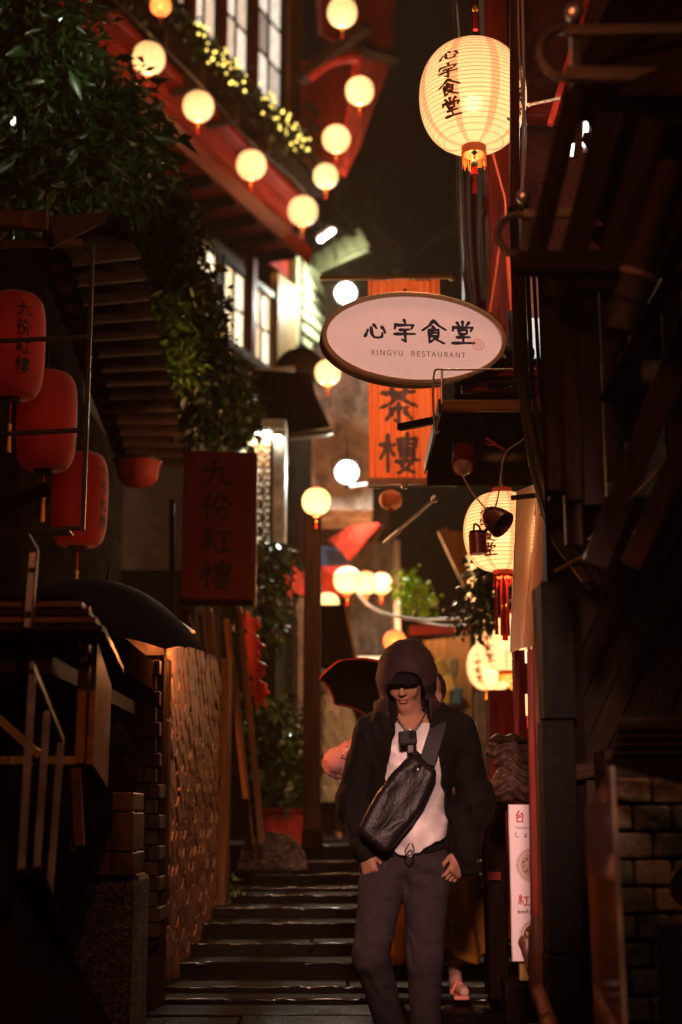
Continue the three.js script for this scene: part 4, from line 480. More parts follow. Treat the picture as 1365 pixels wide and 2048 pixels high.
  const ring = ov(1, 0); ring.holes.push(new THREE.Path().absellipse(0, 0, a - 0.014, b - 0.014, 0, Math.PI * 2)); lpart(s, 'rim', new THREE.ExtrudeGeometry(ring, { depth: 0.02, bevelEnabled: true, bevelSize: 0.004, bevelThickness: 0.004, bevelSegments: 2, curveSegments: 72 }), S([0.6, 0.47, 0.4], 0.35, { metalness: 0.4 })); lpart(s, 'box', new THREE.ExtrudeGeometry(ov(1, -0.006), { depth: 0.09, bevelEnabled: false, curveSegments: 72 }).translate(0, 0, -0.092), S([0.09, 0.06, 0.05], 0.4, { metalness: 0.3 })); lpart(s, 'mount', new THREE.BoxGeometry(0.3, 0.04, 0.04).translate(0.32, -0.06, -0.12), M.blackMetal);
  // hanging spotlights and their wires
  const sp = thing('spotlight', 'unlit can spotlight with a glass front hanging under the platform', 'lamp', rz(925, 900, 6.1), 'unlit spotlights hung from the platform'); const c0 = rz(932, 862, 6.3), c1 = rz(925, 945, 6.02); part(sp, 'housing', rod(c0, c0.clone().lerp(c1, 0.6), 0.034, 0.046, 20), M.blackMetal); part(sp, 'rim', rod(c0.clone().lerp(c1, 0.52), c1.clone().lerp(c0, 0.12), 0.05, 0.05, 24), M.redPaint); part(sp, 'lens', ball(c1.clone().lerp(c0, 0.16), 0.045, 18), PH([0.5, 0.35, 0.3], 0.05, { clearcoat: 1 })); part(sp, 'yoke', [rod(rz(905, 870, 6.2), rz(912, 930, 6.05), 0.003), rod(rz(948, 868, 6.2), rz(944, 930, 6.05), 0.003)], M.steel); part(sp, 'stem', disc(rz(936, 858, 6.35), V(0, 1, 0), 0.03, 0.03), M.blackMetal);
  const s2 = thing('spotlight', 'unlit double spotlight, cup shaped shade above a cylinder, before the lower big lantern', 'lamp', rz(975, 1060, 6.0), 'unlit spotlights hung from the platform'); const d0 = rz(974, 1022, 6.0), d1 = rz(1008, 1052, 5.95); part(s2, 'shade', new THREE.LatheGeometry([[0.012, -0.05], [0.04, -0.042], [0.056, 0], [0.064, 0.05], [0.058, 0.052], [0.05, 0]].map((p) => new THREE.Vector2(...p)), 24).applyQuaternion(new THREE.Quaternion().setFromUnitVectors(V(0, 1, 0), V(0.62, -0.62, 0.45).normalize())).translate(...rz(990, 1038, 6.0).toArray()), S([0.16, 0.035, 0.02], 0.35)); part(s2, 'arm', rod(rz(982, 1050, 6), rz(960, 1074, 6), 0.008), M.blackMetal); part(s2, 'cylinder', rod(rz(957, 1108, 6.0), rz(955, 1068, 6.0), 0.038, 0.038, 22), S([0.3, 0.05, 0.03], 0.35)); part(s2, 'cap', disc(rz(955, 1066, 6), V(0, 1, 0), 0.034, 0.016), M.blackMetal); part(s2, 'hook', tube([rz(948, 1062, 6), rz(950, 1048, 6), rz(958, 1052, 6), rz(962, 1064, 6)], 0.005, 16), M.blackMetal);
  const cb = (label, pts, r, m, cat = 'cable', name = 'cable') => { const ps = pts.map(([x, y, z]) => rz(x, y, z)), q = thing(name, label, cat, ps[0]); part(q, 'wire', tube(ps, r, 40), m); return q; };
  cb('pale wire running from the can spotlight to the cup shaped spotlight', [[922, 945, 6.05], [945, 985, 6.05], [974, 1020, 6]], 0.0035, M.paleCable); const w2 = cb('twisted pale wire with a red tip hanging below the platform', [[1062, 868, 6], [1038, 885, 6], [1012, 905, 6], [1003, 945, 6], [998, 985, 6], [990, 1020, 6]], 0.0035, M.paleCable); part(w2, 'red_tip', [tube([rz(1010, 900, 6), rz(990, 888, 6), rz(973, 876, 6)], 0.006, 16), tube([rz(990, 890, 6), rz(980, 890, 6), rz(973, 886, 6)], 0.004, 10)], M.redCable);
  cb('thin dark wire sagging under the platform soffit', [[940, 860, 6.2], [985, 850, 6.2], [1060, 820, 6.1]], 0.002, M.paleCable);
  // pole with its bundle of cables
  const pole = thing('tall_pole', 'tall thin brown pole in front of the big lantern', 'pole', rz(1040, 1000, 5.3)); part(pole, 'shaft', rod(rz(1030, 420, 5.3), rz(1029, -80, 5.3), 0.021, 0.019, 14), S([0.1, 0.035, 0.025], 0.4)); part(pole, 'lower_shaft', rod(rz(1040, 760, 5.3), rz(1030, 421, 5.3), 0.025, 0.022, 14), M.darkWood); part(pole, 'collar', disc(rz(1030, 424, 5.3), V(0, 1, 0), 0.03, 0.03), M.blackMetal);
  const cs = thing('cable_bundle', 'bundle of thick dark cables curving down the pole past the platform', 'cable', rz(1050, 600, 5.6)); [[0, 0.02], [14, 0.01], [26, 0.008], [-8, 0.008], [36, 0.006]].forEach(([o, r], i) => part(cs, 'cable', tube([rz(1038 + o, 470, 5.6), rz(1044 + o * 1.1, 640, 5.58), rz(1052 + o * 1.2, 800, 5.55), rz(1082 + o * (i % 2 ? 1.6 : 0.8), 960, 5.4), rz(1120 + o * 1.4, 1080, 5.1), rz(1180 + o * 0.6, 1170, 4.9)], r, 60, 9), i === 0 ? wood([0.09, 0.05, 0.02], 0.5) : M.cable)); part(cs, 'tie', [disc(rz(1098, 1030, 5.3), V(0.4, 1, 0), 0.032, 0.02)], M.cable);
  const gc = thing('grey_cables', 'pair of grey cables hanging straight beside the pole from the top of the picture', 'cable', rz(1045, 200, 5.7)); part(gc, 'cable', tube([rz(1044, -40, 5.28), rz(1048, 150, 5.26), rz(1046, 300, 5.26), rz(1044, 385, 5.28)], 0.006, 30), M.paleCable); part(gc, 'cable', tube([rz(1036, -40, 5.25), rz(1040, 120, 5.25), rz(1052, 260, 5.25), rz(1046, 385, 5.25)], 0.004, 30), M.paleCable);
  const wc = thing('wall_cables', 'dark cables climbing the red house front behind the big lantern', 'cable', rz(940, 400, 7)); [[906, -40, 925, 380, 948, 640, 0.008], [914, -40, 936, 300, 952, 640, 0.012], [922, -40, 958, 380, 966, 600, 0.014], [930, -40, 962, 300, 972, 600, 0.008], [900, -40, 915, 380, 940, 640, 0.005]].forEach(([a1, b1, a2, b2, a3, b3, r]) => part(wc, 'cable', tube([rz(a1, b1, 7.05), rz((a1 + a2) / 2 + 4, (b1 + b2) / 2, 7.02), rz(a2, b2, 7.0), rz((a2 + a3) / 2 - 5, (b2 + b3) / 2, 7), rz(a3, b3, 7.05)], r, 50), M.cable));
  cb('red cord hanging right of the big lantern down to the railing ring', [[984, 300, 6.7], [1000, 360, 6.7], [1010, 400, 6.7], [1012, 440, 6.7]], 0.006, M.redCable, 'cord', 'cord'); cb('red cord slanting down behind the oval sign', [[1000, 490, 6.9], [990, 560, 6.9], [980, 625, 6.9]], 0.007, M.redCable, 'cord', 'cord'); cb('thick red cord beside the pole above the oval sign', [[1016, 515, 6.5], [1020, 570, 6.5], [1028, 660, 6.5]], 0.012, M.redCable, 'cord', 'cord');
  cb('pale twisted cable drooping across the alley below three lanterns', [[715, 1185, 13], [740, 1212, 12.6], [790, 1232, 12], [850, 1240, 11.6], [900, 1238, 11], [950, 1240, 10.6]], 0.014, M.paleCable); cb('second pale cable drooping just under the twisted one', [[760, 1225, 12.6], [830, 1240, 12], [890, 1252, 11.2], [948, 1250, 10.6]], 0.01, M.paleCable); cb('dark cable slack across the plank wall on the right', [[1178, 1080, 4.6], [1230, 1030, 4.2], [1290, 970, 3.8], [1330, 930, 3.6]], 0.005, M.cable);
  const tk = thing('bamboo_tie', 'short pale bamboo stick tied across the cables by the plank wall', 'stick', rz(1140, 1130, 4.95)); part(tk, 'stick', rod(rz(1110, 1143, 5), rz(1175, 1108, 4.9), 0.007), M.yellowWood); part(tk, 'binding', disc(rz(1150, 1122, 4.94), V(1, 0.5, 0), 0.011, 0.02), M.cable);
}
// ================================================================ banner
{
  const z = 8.6, tx = canvasTex(512, 1460, (c, w, h) => { c.fillStyle = '#ee7a44'; c.fillRect(0, 0, w, h); brush(c, 'nine', 150, 60, 270, '#6a3a22', 11); brush(c, 'share', 150, 350, 260, '#6a3a22', 11); brush(c, 'tea', 70, 770, 280, '#5a4440', 13); brush(c, 'storey', 66, 1110, 290, '#5a4440', 12); });
  const a = rz(737, 560, z), b = rz(879, 560, z), c = rz(808, 965, z), w = b.x - a.x, h = a.y - c.y, g = new THREE.PlaneGeometry(w, h, 120, 20), p = g.attributes.position, t = thing('hanging_banner', 'tall pleated orange cloth banner with two large dark characters behind the oval sign', 'banner', rz(808, 556, z));
  for (let i = 0; i < p.count; i++) { const u = p.getX(i) / w + 0.5, v = p.getY(i) / h + 0.5; p.setZ(i, 0.011 * Math.sin(u * 72) * (0.7 + 0.3 * Math.sin(u * 23)) + 0.012 * Math.sin(u * 11 + v * 3)); } g.computeVertexNormals(); g.translate((a.x + b.x) / 2, (a.y + c.y) / 2, -z);
  part(t, 'cloth', g, PH([1, 0.95, 0.9], 0.85, { map: tx, transmission: 0.5, thickness: 0, side: THREE.DoubleSide })); part(t, 'hem', boxZ(737, 955, 880, 968, z - 0.02, 0.03, 0.006), S([0.7, 0.35, 0.25], 0.6));
  part(t, 'top_rod', rod(rz(640, 556, z), rz(904, 553, z), 0.016), M.yellowWood); part(t, 'rod_end', ball(rz(904, 553, z), 0.028), M.yellowWood); part(t, 'bottom_rod', rod(rz(735, 972, z), rz(908, 968, z), 0.014), M.steel); part(t, 'rod_end', ball(rz(908, 968, z), 0.024), M.steel); part(t, 'rod_end', ball(rz(810, 972, z - 0.05), 0.022), M.steel);
  const bl = thing('banner_lamp', 'tube lamp fixed behind the pleated orange banner, shining through its cloth', 'lamp', rz(808, 760, z + 0.5)); { const q = rz(808, 760, z + 0.5); lpart(bl, 'tube_lamp', new THREE.CylinderGeometry(0.02, 0.02, 0.9, 10), S([1, 0.9, 0.8], 0.4, { emissive: new THREE.Color().setRGB(1, 0.75, 0.5), emissiveIntensity: 1.5 })); lpart(bl, 'bracket', bx(0.05, 0.95, 0.02).translate(0, 0, -0.035), M.steel); const L = new THREE.RectAreaLight(new THREE.Color().setRGB(1, 0.78, 0.55), 7, 0.25, 1.0); L.position.set(0, 0, 0.03); L.rotation.y = Math.PI; bl.add(L); }
  const br = thing('brass_rod', 'thin rod with a ball tip slanting below the banner', 'rod', rz(868, 1000, 9)); part(br, 'rod', rod(rz(870, 998, 8.9), rz(772, 1084, 9.2), 0.008), M.alu); part(br, 'tip', ball(rz(870, 998, 8.9), 0.022), M.steel); part(br, 'sleeve', rod(rz(800, 1060, 9.1), rz(770, 1086, 9.2), 0.014), M.alu);
}
// red signboard with faint dark characters on the left
{
  const z = 9.3, tx = canvasTex(384, 900, (c, w, h) => { c.fillStyle = '#5c130d'; c.fillRect(0, 0, w, h); ['nine', 'share', 'red', 'storey'].forEach((k, i) => brush(c, k, 95, 40 + i * 212, 185, '#220b09', 12)); }), a = rz(366, 1050, z), b = rz(508, 1050, z), t0 = rz(437, 906, z), b0 = rz(437, 1200, z), w = b.x - a.x, h = t0.y - b0.y, t = thing('red_signboard', 'tall dark red wooden signboard with faint black characters in one column', 'sign', rz(437, 1200, z));
  part(t, 'panel', new THREE.PlaneGeometry(w - 0.02, h - 0.02).rotateY(0.1).translate((a.x + b.x) / 2, (t0.y + b0.y) / 2, -z + 0.06), S([0.7, 0.7, 0.7], 0.5, { map: tx })); part(t, 'box', rbx(w, h, 0.1, 0.01).rotateY(0.1).translate((a.x + b.x) / 2, (t0.y + b0.y) / 2, -z), M.redWood2); part(t, 'edge_trim', [boxZ(507, 905, 514, 1215, z - 0.04, 0.03, 0.004)], M.brownWood); part(t, 'hanger', rod(rz(345, 1000, z), rz(345, 1230, z), 0.02), M.darkWood); part(t, 'lower_rail', boxZ(360, 1200, 510, 1210, z, 0.05), M.blackWood);
}
// ================================================================ lanterns
const LW = new THREE.Color().setRGB(1, 0.46, 0.17);
function paperMat(map, c, em, tr = 0.5) { return PH(c, 0.87, { map, transmission: tr, thickness: 0, emissive: new THREE.Color().setRGB(1, 0.74, 0.46), emissiveIntensity: em, emissiveMap: map, side: THREE.DoubleSide }); }
function fibre(c, w, h, base) { c.fillStyle = base; c.fillRect(0, 0, w, h); for (let i = 0; i < 500; i++) { c.strokeStyle = `rgba(120,70,30,${rr(0.02, 0.07)})`; c.beginPath(); const x = rr(0, w), y = rr(0, h); c.moveTo(x, y); c.lineTo(x + rr(-30, 30), y + rr(-12, 12)); c.stroke(); } }
const roundTex = canvasTex(512, 256, (c, w, h) => { fibre(c, w, h, '#fff2dc'); for (let i = 0; i < 12; i++) { c.fillStyle = 'rgba(190,120,60,0.16)'; c.fillRect(i * w / 12, 0, 5, h); } });
const shopTex = (turn) => canvasTex(1024, 512, (c, w, h) => { fibre(c, w, h, '#fff0d6'); for (let i = 0; i < 8; i++) { c.fillStyle = 'rgba(214,120,90,0.35)'; c.fillRect((i + 0.5) * w / 8 - 14, 0, 28, h); } for (const o of [0, 0.25, 0.5, 0.75]) ['heart', 'eaves', 'food', 'hall'].forEach((k, i) => brush(c, k, (((turn + o) % 1) * w) - 40, 112 + i * 84, 80, '#2b0d08', 13)); });
const redTex = (turn) => canvasTex(1024, 512, (c, w, h) => { c.fillStyle = '#a0150a'; c.fillRect(0, 0, w, h); for (const o of [0, 0.5]) ['nine', 'share', 'red', 'storey'].forEach((k, i) => brush(c, k, (((turn + o) % 1) * w) - 46, 70 + i * 92, 84, '#1c0604', 13)); });
function profile(R, H, neck, n, p) { const pts = []; const m = n * 3; for (let i = 0; i <= m; i++) { const a = i / m, y = -1 + 2 * a, r = Math.pow(Math.max(1 - Math.pow(Math.abs(y), p), 0), 1 / p); pts.push(new THREE.Vector2(neck + (R - neck) * r * (1 - 0.012 * Math.abs(Math.sin(a * n * Math.PI)) ** 0.5 * (0) ) - 0.006 * R * (1 - Math.abs(Math.sin(a * n * Math.PI))), y * H)); } return pts; }
// shape of a lantern: body, ribs, rings, fringe, tassel, bulb
function makeLantern(name, label, group, o) {
  const t = thing(name, label, 'lantern', o.at, group), neck = o.R * (o.neck ?? 0.2), H = o.H, pts = profile(o.R, H, neck, o.ribs, o.p ?? 2);
  lpart(t, 'lantern_shell', new THREE.LatheGeometry(pts, o.seg ?? 40), o.mat);
  if (o.ribLines) { const g = []; for (let i = 1; i < o.ribs; i++) { const q = pts[i * 3]; g.push(new THREE.TorusGeometry(q.x + 0.0006, 0.0011, 4, 48).rotateX(Math.PI / 2).translate(0, q.y, 0)); } const r = lpart(t, 'rib_hoops', g, M.cable.clone()); r.material.color.setRGB(0.25, 0.12, 0.06); r.userData.kind = 'stuff'; }
  lpart(t, 'top_ring', new THREE.CylinderGeometry(neck * 0.95, neck * 1.08, o.R * 0.16, 20, 1, true).translate(0, H + o.R * 0.05, 0), o.cap); lpart(t, 'bottom_ring', new THREE.CylinderGeometry(neck * 1.08, neck * 0.95, o.R * (o.ringH ?? 0.16), 20, 1, true).translate(0, -H - o.R * 0.05, 0), o.cap);
  if (o.fringe) { const g = []; for (let i = 0; i < 34; i++) { const a = i / 34 * 6.283, l = o.R * rr(0.2, 0.3), x = Math.cos(a) * neck, z = Math.sin(a) * neck; g.push(new THREE.CylinderGeometry(0.0022, 0.0022, l, 5).rotateZ(rr(-0.12, 0.12)).translate(x, -H - o.R * 0.1 - l / 2, z)); } lpart(t, 'fringe', g, o.fringeMat ?? M.fringe); }
  const hang = -H - o.R * 0.12; if (o.tassel) { lpart(t, 'tassel_cord', new THREE.CylinderGeometry(0.003, 0.003, o.tassel * 0.5, 6).translate(0, hang - o.tassel * 0.25, 0), M.tassel); lpart(t, 'tassel_head', new THREE.SphereGeometry(o.R * 0.07, 10, 8).scale(1, 1.4, 1).translate(0, hang - o.tassel * 0.5, 0), o.bead ?? M.goldThread); lpart(t, 'tassel', new THREE.CylinderGeometry(o.R * 0.045, o.R * 0.075, o.tassel * 0.5, 10).translate(0, hang - o.tassel * 0.78, 0), o.tasselMat ?? M.tassel); }
  if (o.wire) lpart(t, 'hanging_wire', new THREE.CylinderGeometry(0.003, 0.003, o.wire, 6).translate(0, H + o.R * 0.1 + o.wire / 2, 0), M.cable);
  if (o.I) { if (o.I > 0.06) lpart(t, 'bulb', new THREE.SphereGeometry(o.R * 0.17, 12, 10).translate(0, o.bulbY ?? 0, 0), M.bulb); const L = new THREE.PointLight(LW.clone(), o.I); if (o.hue) L.color.setRGB(...o.hue); L.position.y = o.bulbY ?? 0; L.shadow.radius = 4; L.castShadow = true; L.name = 'lantern_light'; t.add(L); }
  return t;
}
const roundMat = paperMat(roundTex, [0.72, 0.8, 0.85], 0.36, 0.055);
const g1 = 'round cream lanterns hung over the alley';
const rows = [
  [298, 117, 66, 15.5, 'round lantern over the leafy bush, its underside hidden by twigs'], [397, 213, 62, 16.5, 'round lantern second from the left in the diagonal row below the planter'], [503, 330, 60, 17.9, 'round lantern third from the left in the diagonal row below the planter'], [606, 422, 60, 19.2, 'round lantern at the lower right end of the diagonal row, just above the small lamp'],
  [685, 25, 60, 16.2, 'round lantern cut by the top edge of the picture in front of the gable'], [720, 182, 57, 16.8, 'round lantern at the middle right of the gable, left of the night sky'], [673, 278, 56, 17.4, 'round lantern below the gable, above the end of the planter'], [652, 352, 50, 19.4, 'round lantern mostly hidden behind the end of the red teahouse'],
  [656, 745, 52, 13.6, 'round lantern partly hidden by the lower left of the oval sign'], [633, 1003, 58, 9.7, 'round lantern hung alone left of the lower floodlight'], [695, 1160, 56, 14, 'leftmost and largest of the three lanterns close together above the drooping cable'], [732, 1166, 48, 14.8, 'middle one of the three lanterns close together above the drooping cable'], [763, 1167, 44, 15.5, 'rightmost of the three lanterns close together above the drooping cable'], [656, 1207, 46, 13.2, 'round lantern half behind the timber post, below the group of three'],
];
let proto;
rows.forEach(([x, y, d, dep, label], i) => {
  const R = d / FPX * dep / 2, p = at(x, y, dep);
  if (!proto) proto = makeLantern('paper_lantern', label, g1, { at: p, R: 0.18, H: 0.165, ribs: 14, mat: roundMat, cap: M.redCap, tassel: 0.15, wire: 0.12, I: 3.6, bulbY: -0.05, tasselMat: M.tassel, neck: 0.24 });
  const t = i ? proto.clone() : proto; if (i) { t.name = numbered('paper_lantern'); scene.add(t); t.userData = { label, category: 'lantern', group: g1 }; }
  t.position.copy(p); t.scale.setScalar(R / 0.18); t.rotation.y = rnd() * 6;
});
// string that carries the diagonal row
{ const a = rows.slice(0, 4).map(([x, y, d, dep]) => at(x, y, dep).add(V(0, 0.3, 0))); const t = thing('lantern_cable', 'thin dark cable that carries the diagonal row of lanterns', 'cable', a[0]); part(t, 'wire', tube([at(180, 10, 14.2).add(V(0, 0.3, 0)), ...a, at(650, 470, 20)], 0.012, 60, 5), M.cable); }
// unlit pink lantern under the banner, small red ones
makeLantern('paper_lantern', 'small unlit pinkish lantern below the foot of the orange banner', undefined, { at: at(782, 1000, 9.2), R: 0.075, H: 0.06, ribs: 10, mat: S([0.75, 0.4, 0.25], 0.8, { map: roundTex }), cap: M.redCap, neck: 0.3, seg: 24 });
makeLantern('paper_lantern', 'small glowing orange red lantern just above the hood of the walking man', undefined, { at: at(790, 1282, 12.5), R: 0.1, H: 0.085, ribs: 10, mat: PH([0.9, 0.3, 0.1], 0.93, { transmission: 0.5, thickness: 0, emissive: new THREE.Color().setRGB(0.8, 0.12, 0.03), emissiveIntensity: 0.5 }), cap: M.redCap, I: 0.12, bulbY: 0, neck: 0.3, seg: 24, wire: 0.1 });
makeLantern('paper_lantern', 'small orange lantern at the top left between the leaves', undefined, { at: at(322, 12, 13.5), R: 0.1, H: 0.085, ribs: 10, mat: PH([0.95, 0.4, 0.15], 0.93, { transmission: 0.5, thickness: 0, emissive: new THREE.Color().setRGB(0.9, 0.2, 0.05), emissiveIntensity: 0.4 }), cap: M.redCap, I: 0.12, neck: 0.3, seg: 24, tassel: 0.1 });
// big shop lanterns on the right
const big = 'large shop lanterns with a column of black characters';
const sA = shopTex(0.42), sB = shopTex(0.58), bigMat = (m) => paperMat(m, [0.75, 0.8, 0.85], 0.42, 0.12);
{
  const t = makeLantern('shop_lantern', 'largest lantern, hung top right before the red house front, its characters at the left side', big, { at: at(946, 194, 6.25), R: 0.236, H: 0.24, ribs: 26, p: 2.15, mat: paperMat(sA, [0.75, 0.8, 0.85], 0.42, 0.085), cap: S([0.8, 0.25, 0.12], 0.7), ribLines: true, seg: 64, fringe: true, tassel: 0.1, bead: M.jade, I: 3, bulbY: -0.03, neck: 0.22, ringH: 0.2, wire: 0.5 });
  t.rotation.y = -0.06; lpart(t, 'tassel_bead', new THREE.SphereGeometry(0.012, 12, 8).translate(0, -0.24 - 0.05, 0.055), M.jade); lpart(t, 'gold_thread', new THREE.CylinderGeometry(0.008, 0.006, 0.05, 8).translate(0, -0.24 - 0.115, 0.0), M.goldThread); lpart(t, 'lower_tassel', new THREE.CylinderGeometry(0.007, 0.011, 0.07, 10).translate(0, -0.24 - 0.178, 0), M.tassel);
  const u = thing('tassel_charm', 'red and yellow tassel hanging at the top edge above the largest lantern', 'tassel', at(951, 30, 6.2)); lpart(u, 'tassel', new THREE.CylinderGeometry(0.008, 0.012, 0.085, 10).translate(0, -0.03, 0), M.tassel); lpart(u, 'knot', new THREE.SphereGeometry(0.013, 12, 10).scale(1, 1.4, 1).translate(0, 0.03, 0), M.goldThread); lpart(u, 'cord', new THREE.CylinderGeometry(0.002, 0.002, 0.2, 6).translate(0, 0.14, 0), M.tassel);
  const t2 = makeLantern('shop_lantern', 'large lantern below the sign platform, partly hidden by the edge on sign', big, { at: at(1006, 1064, 6.8), R: 0.188, H: 0.188, ribs: 22, p: 2.1, mat: paperMat(sB, [0.75, 0.8, 0.85], 0.4, 0.06), cap: S([0.7, 0.12, 0.06], 0.7), ribLines: true, seg: 56, fringe: true, fringeMat: S([0.22, 0.015, 0.012], 0.8), tassel: 0.3, I: 4.5, bulbY: -0.02, neck: 0.26, ringH: 0.25, wire: 0.15 }); t2.rotation.y = 0.55;
  for (let i = 0; i < 5; i++) lpart(t2, 'long_tassel', new THREE.CylinderGeometry(0.006, 0.009, 0.27, 7).translate(-0.05 + i * 0.025, -0.36, 0.03 * Math.sin(i * 2)), S([0.22, 0.015, 0.012], 0.8));
  const small = [[1012, 1285, 0.2, 9.6, 'shop lantern in the lower right cluster, the uppermost and brightest beside the edge on sign', 0.3, 2.2], [984, 1332, 0.185, 10.4, 'shop lantern in the lower right cluster, the leftmost with yellow fringe', -0.2, 2], [1030, 1330, 0.13, 9.9, 'shop lantern in the lower right cluster, mostly hidden behind its brighter neighbour', 0.9, 0.7], [966, 1186, 0.13, 10.2, 'lantern glowing behind the leafy plant right of the alley', 0.5, 0.9], [957, 1125, 0.1, 11.2, 'small lantern just left of the large one below the platform', 0, 0.3]];
  small.forEach(([x, y, R, d, label, ry, I], i) => { const l = makeLantern('shop_lantern', label, big, { at: at(x, y, d), R, H: R * 0.96, ribs: 16, p: 2.1, mat: bigMat(i % 2 ? sA : sB), cap: S([0.7, 0.15, 0.06], 0.7), ribLines: i < 2, seg: 40, fringe: true, fringeMat: M.goldThread, I, bulbY: -0.02, neck: 0.26, wire: 0.2 }); l.rotation.y = ry; });
  const tb = thing('red_tube_lamp', 'narrow glowing red and white column behind the brown post', 'lamp', rz(1062, 1420, 7.2)); part(tb, 'lamp_column', boxZ(1053, 1388, 1064, 1430, 7.2, 0.03), S([1, 0.8, 0.5], 0.5, { emissive: new THREE.Color().setRGB(1, 0.55, 0.25), emissiveIntensity: 1.6 })); part(tb, 'red_lamp', boxZ(1056, 1431, 1063, 1456, 7.2, 0.03), S([1, 0.1, 0.1], 0.5, { emissive: new THREE.Color().setRGB(0.8, 0.03, 0.03), emissiveIntensity: 0.8 })); part(tb, 'upper_lamp', boxZ(1052, 1300, 1066, 1325, 7.2, 0.03), S([1, 0.8, 0.5], 0.5, { emissive: new THREE.Color().setRGB(1, 0.7, 0.4), emissiveIntensity: 1.8 }));
}
// long red lanterns at the left edge
const redG = 'long red lanterns hanging in a row at the left edge', rA = redTex(0.59), rB = redTex(0.78), rC = redTex(0.7);
[[28, 693, 62, 108, 7.4, rA, 'long red lantern nearest the left edge, a column of black characters on its right half', 0.0, 0.045], [94, 843, 60, 100, 7.8, rB, 'middle long red lantern, its characters turned to the right side behind the iron frame', 0.0, 0.034], [160, 1000, 56, 95, 8.2, rC, 'lowest long red lantern, furthest along the row behind the iron upright', 0.0, 0.026]].forEach(([x, y, rx, ry, d, m, label, rot, I]) => {
  const k = d / FPX, t = makeLantern('red_lantern', label, redG, { at: at(x, y, d), R: rx * k, H: ry * k, ribs: 20, p: 3.4, mat: PH([0.8, 0.8, 0.8], 0.93, { map: m, transmission: 0.34, thickness: 0, emissive: new THREE.Color().setRGB(0.32, 0.05, 0.02), emissiveMap: m, emissiveIntensity: 0.12 }), cap: M.blackCap, tassel: 0.26, tasselMat: M.fringe, I, hue: [1, 0.4, 0.18], bulbY: 0, neck: 0.34, seg: 44, ringH: 0.12, wire: 0.3 }); t.rotation.y = rot; lpart(t, 'bottom_plate', new THREE.TorusGeometry(rx * k * 0.2, 0.012, 6, 18).rotateX(Math.PI / 2).translate(0, -ry * k - 0.012, 0), M.blackCap);
});
// ================================================================ floodlights, street lamp, string lights
function flood(name, label, x, y, z, aim, I, cone, r, yaw) {
  const p = rz(x, y, z), t = thing(name, label, 'lamp', p), dir = aim.clone().sub(p).normalize(), q = new THREE.Quaternion().setFromUnitVectors(V(0, 1, 0), dir);
  const pl = (geo) => geo.applyQuaternion(q);
  lpart(t, 'housing', pl(new THREE.CylinderGeometry(r * 1.08, r * 0.6, r * 1.5, 20, 1, true).translate(0, -r * 0.55, 0)), M.blackMetal); lpart(t, 'rear_cap', pl(new THREE.CylinderGeometry(r * 0.6, r * 0.4, r * 0.4, 18).translate(0, -r * 1.45, 0)), M.blackMetal); lpart(t, 'lamp_glass', pl(new THREE.SphereGeometry(r, 24, 8, 0, 6.283, 0, 1.2).scale(1, 0.35, 1).translate(0, -0.02, 0)), M.lampGlow); lpart(t, 'yoke', tube([V(-r * 1.2, 0, -r * 0.6), V(-r * 1.2, r * 1.4, -r * 0.8), V(r * 1.2, r * 1.4, -r * 0.8), V(r * 1.2, 0, -r * 0.6)], 0.008, 24), M.blackMetal); lpart(t, 'stem', new THREE.CylinderGeometry(0.012, 0.012, 0.25, 8).translate(0, r * 1.4 + 0.12, -r * 0.8), M.blackMetal);
  const L = new THREE.PointLight(new THREE.Color().setRGB(0.93, 1, 0.86), I); L.position.copy(dir).multiplyScalar(r * 1.1); L.shadow.radius = 4; L.castShadow = true; L.name = 'floodlight_light'; t.add(L); return t;
}
flood('floodlight', 'blinding white floodlight at the upper left edge of the oval sign', 692, 586, 19.9, V(-0.3, 1.2, -1.5), 36, 1.35, 0.15); flood('floodlight', 'second white floodlight, lower, beside the foot of the orange banner', 694, 944, 14.2, V(0.4, 0.4, -3), 20, 1.4, 0.115);
{ const t = thing('lamp_strip', 'short bright strip lamp right of the lower floodlight', 'lamp', rz(725, 968, 12.9)); part(t, 'lamp', rod(rz(700, 972, 12.9), rz(735, 967, 12.9), 0.014), S([1, 1, 1], 0.4, { emissive: new THREE.Color().setRGB(0.9, 0.95, 0.9), emissiveIntensity: 2 })); part(t, 'bracket', bar(rz(690, 975, 12.95), rz(742, 968, 12.95), 0.03, 0.02), M.blackMetal); }
{ // small lamp lighting the green roof, from a bracket
  const p = rz(653, 470, 19.9), t = thing('roof_lamp', 'small slanted lamp above the pale green roof', 'lamp', p), dir = V(0.3, -0.35, -1).normalize(), q = new THREE.Quaternion().setFromUnitVectors(V(0, 1, 0), V(0.75, 0.55, 0).normalize());
  lpart(t, 'lamp_glass', new THREE.CapsuleGeometry(0.045, 0.22, 4, 12).applyQuaternion(q), S([1, 1, 1], 0.4, { emissive: new THREE.Color().setRGB(1, 1, 0.88), emissiveIntensity: 4 })); lpart(t, 'shade', bx(0.07, 0.24, 0.09).applyQuaternion(q).translate(-0.03, 0.05, -0.04), M.alu); lpart(t, 'arm', tube([V(0.08, 0.02, -0.05), V(0.13, -0.12, -0.05), V(0.135, -0.3, -0.05), V(0.14, -0.42, -0.05)], 0.014, 30), M.blackMetal);
  const L = new THREE.SpotLight(new THREE.Color().setRGB(0.95, 1, 0.7), 9, 0, 1.2, 0.7); L.position.copy(dir).multiplyScalar(0.1); L.target.position.copy(dir).multiplyScalar(2); t.add(L, L.target); L.castShadow = true; }
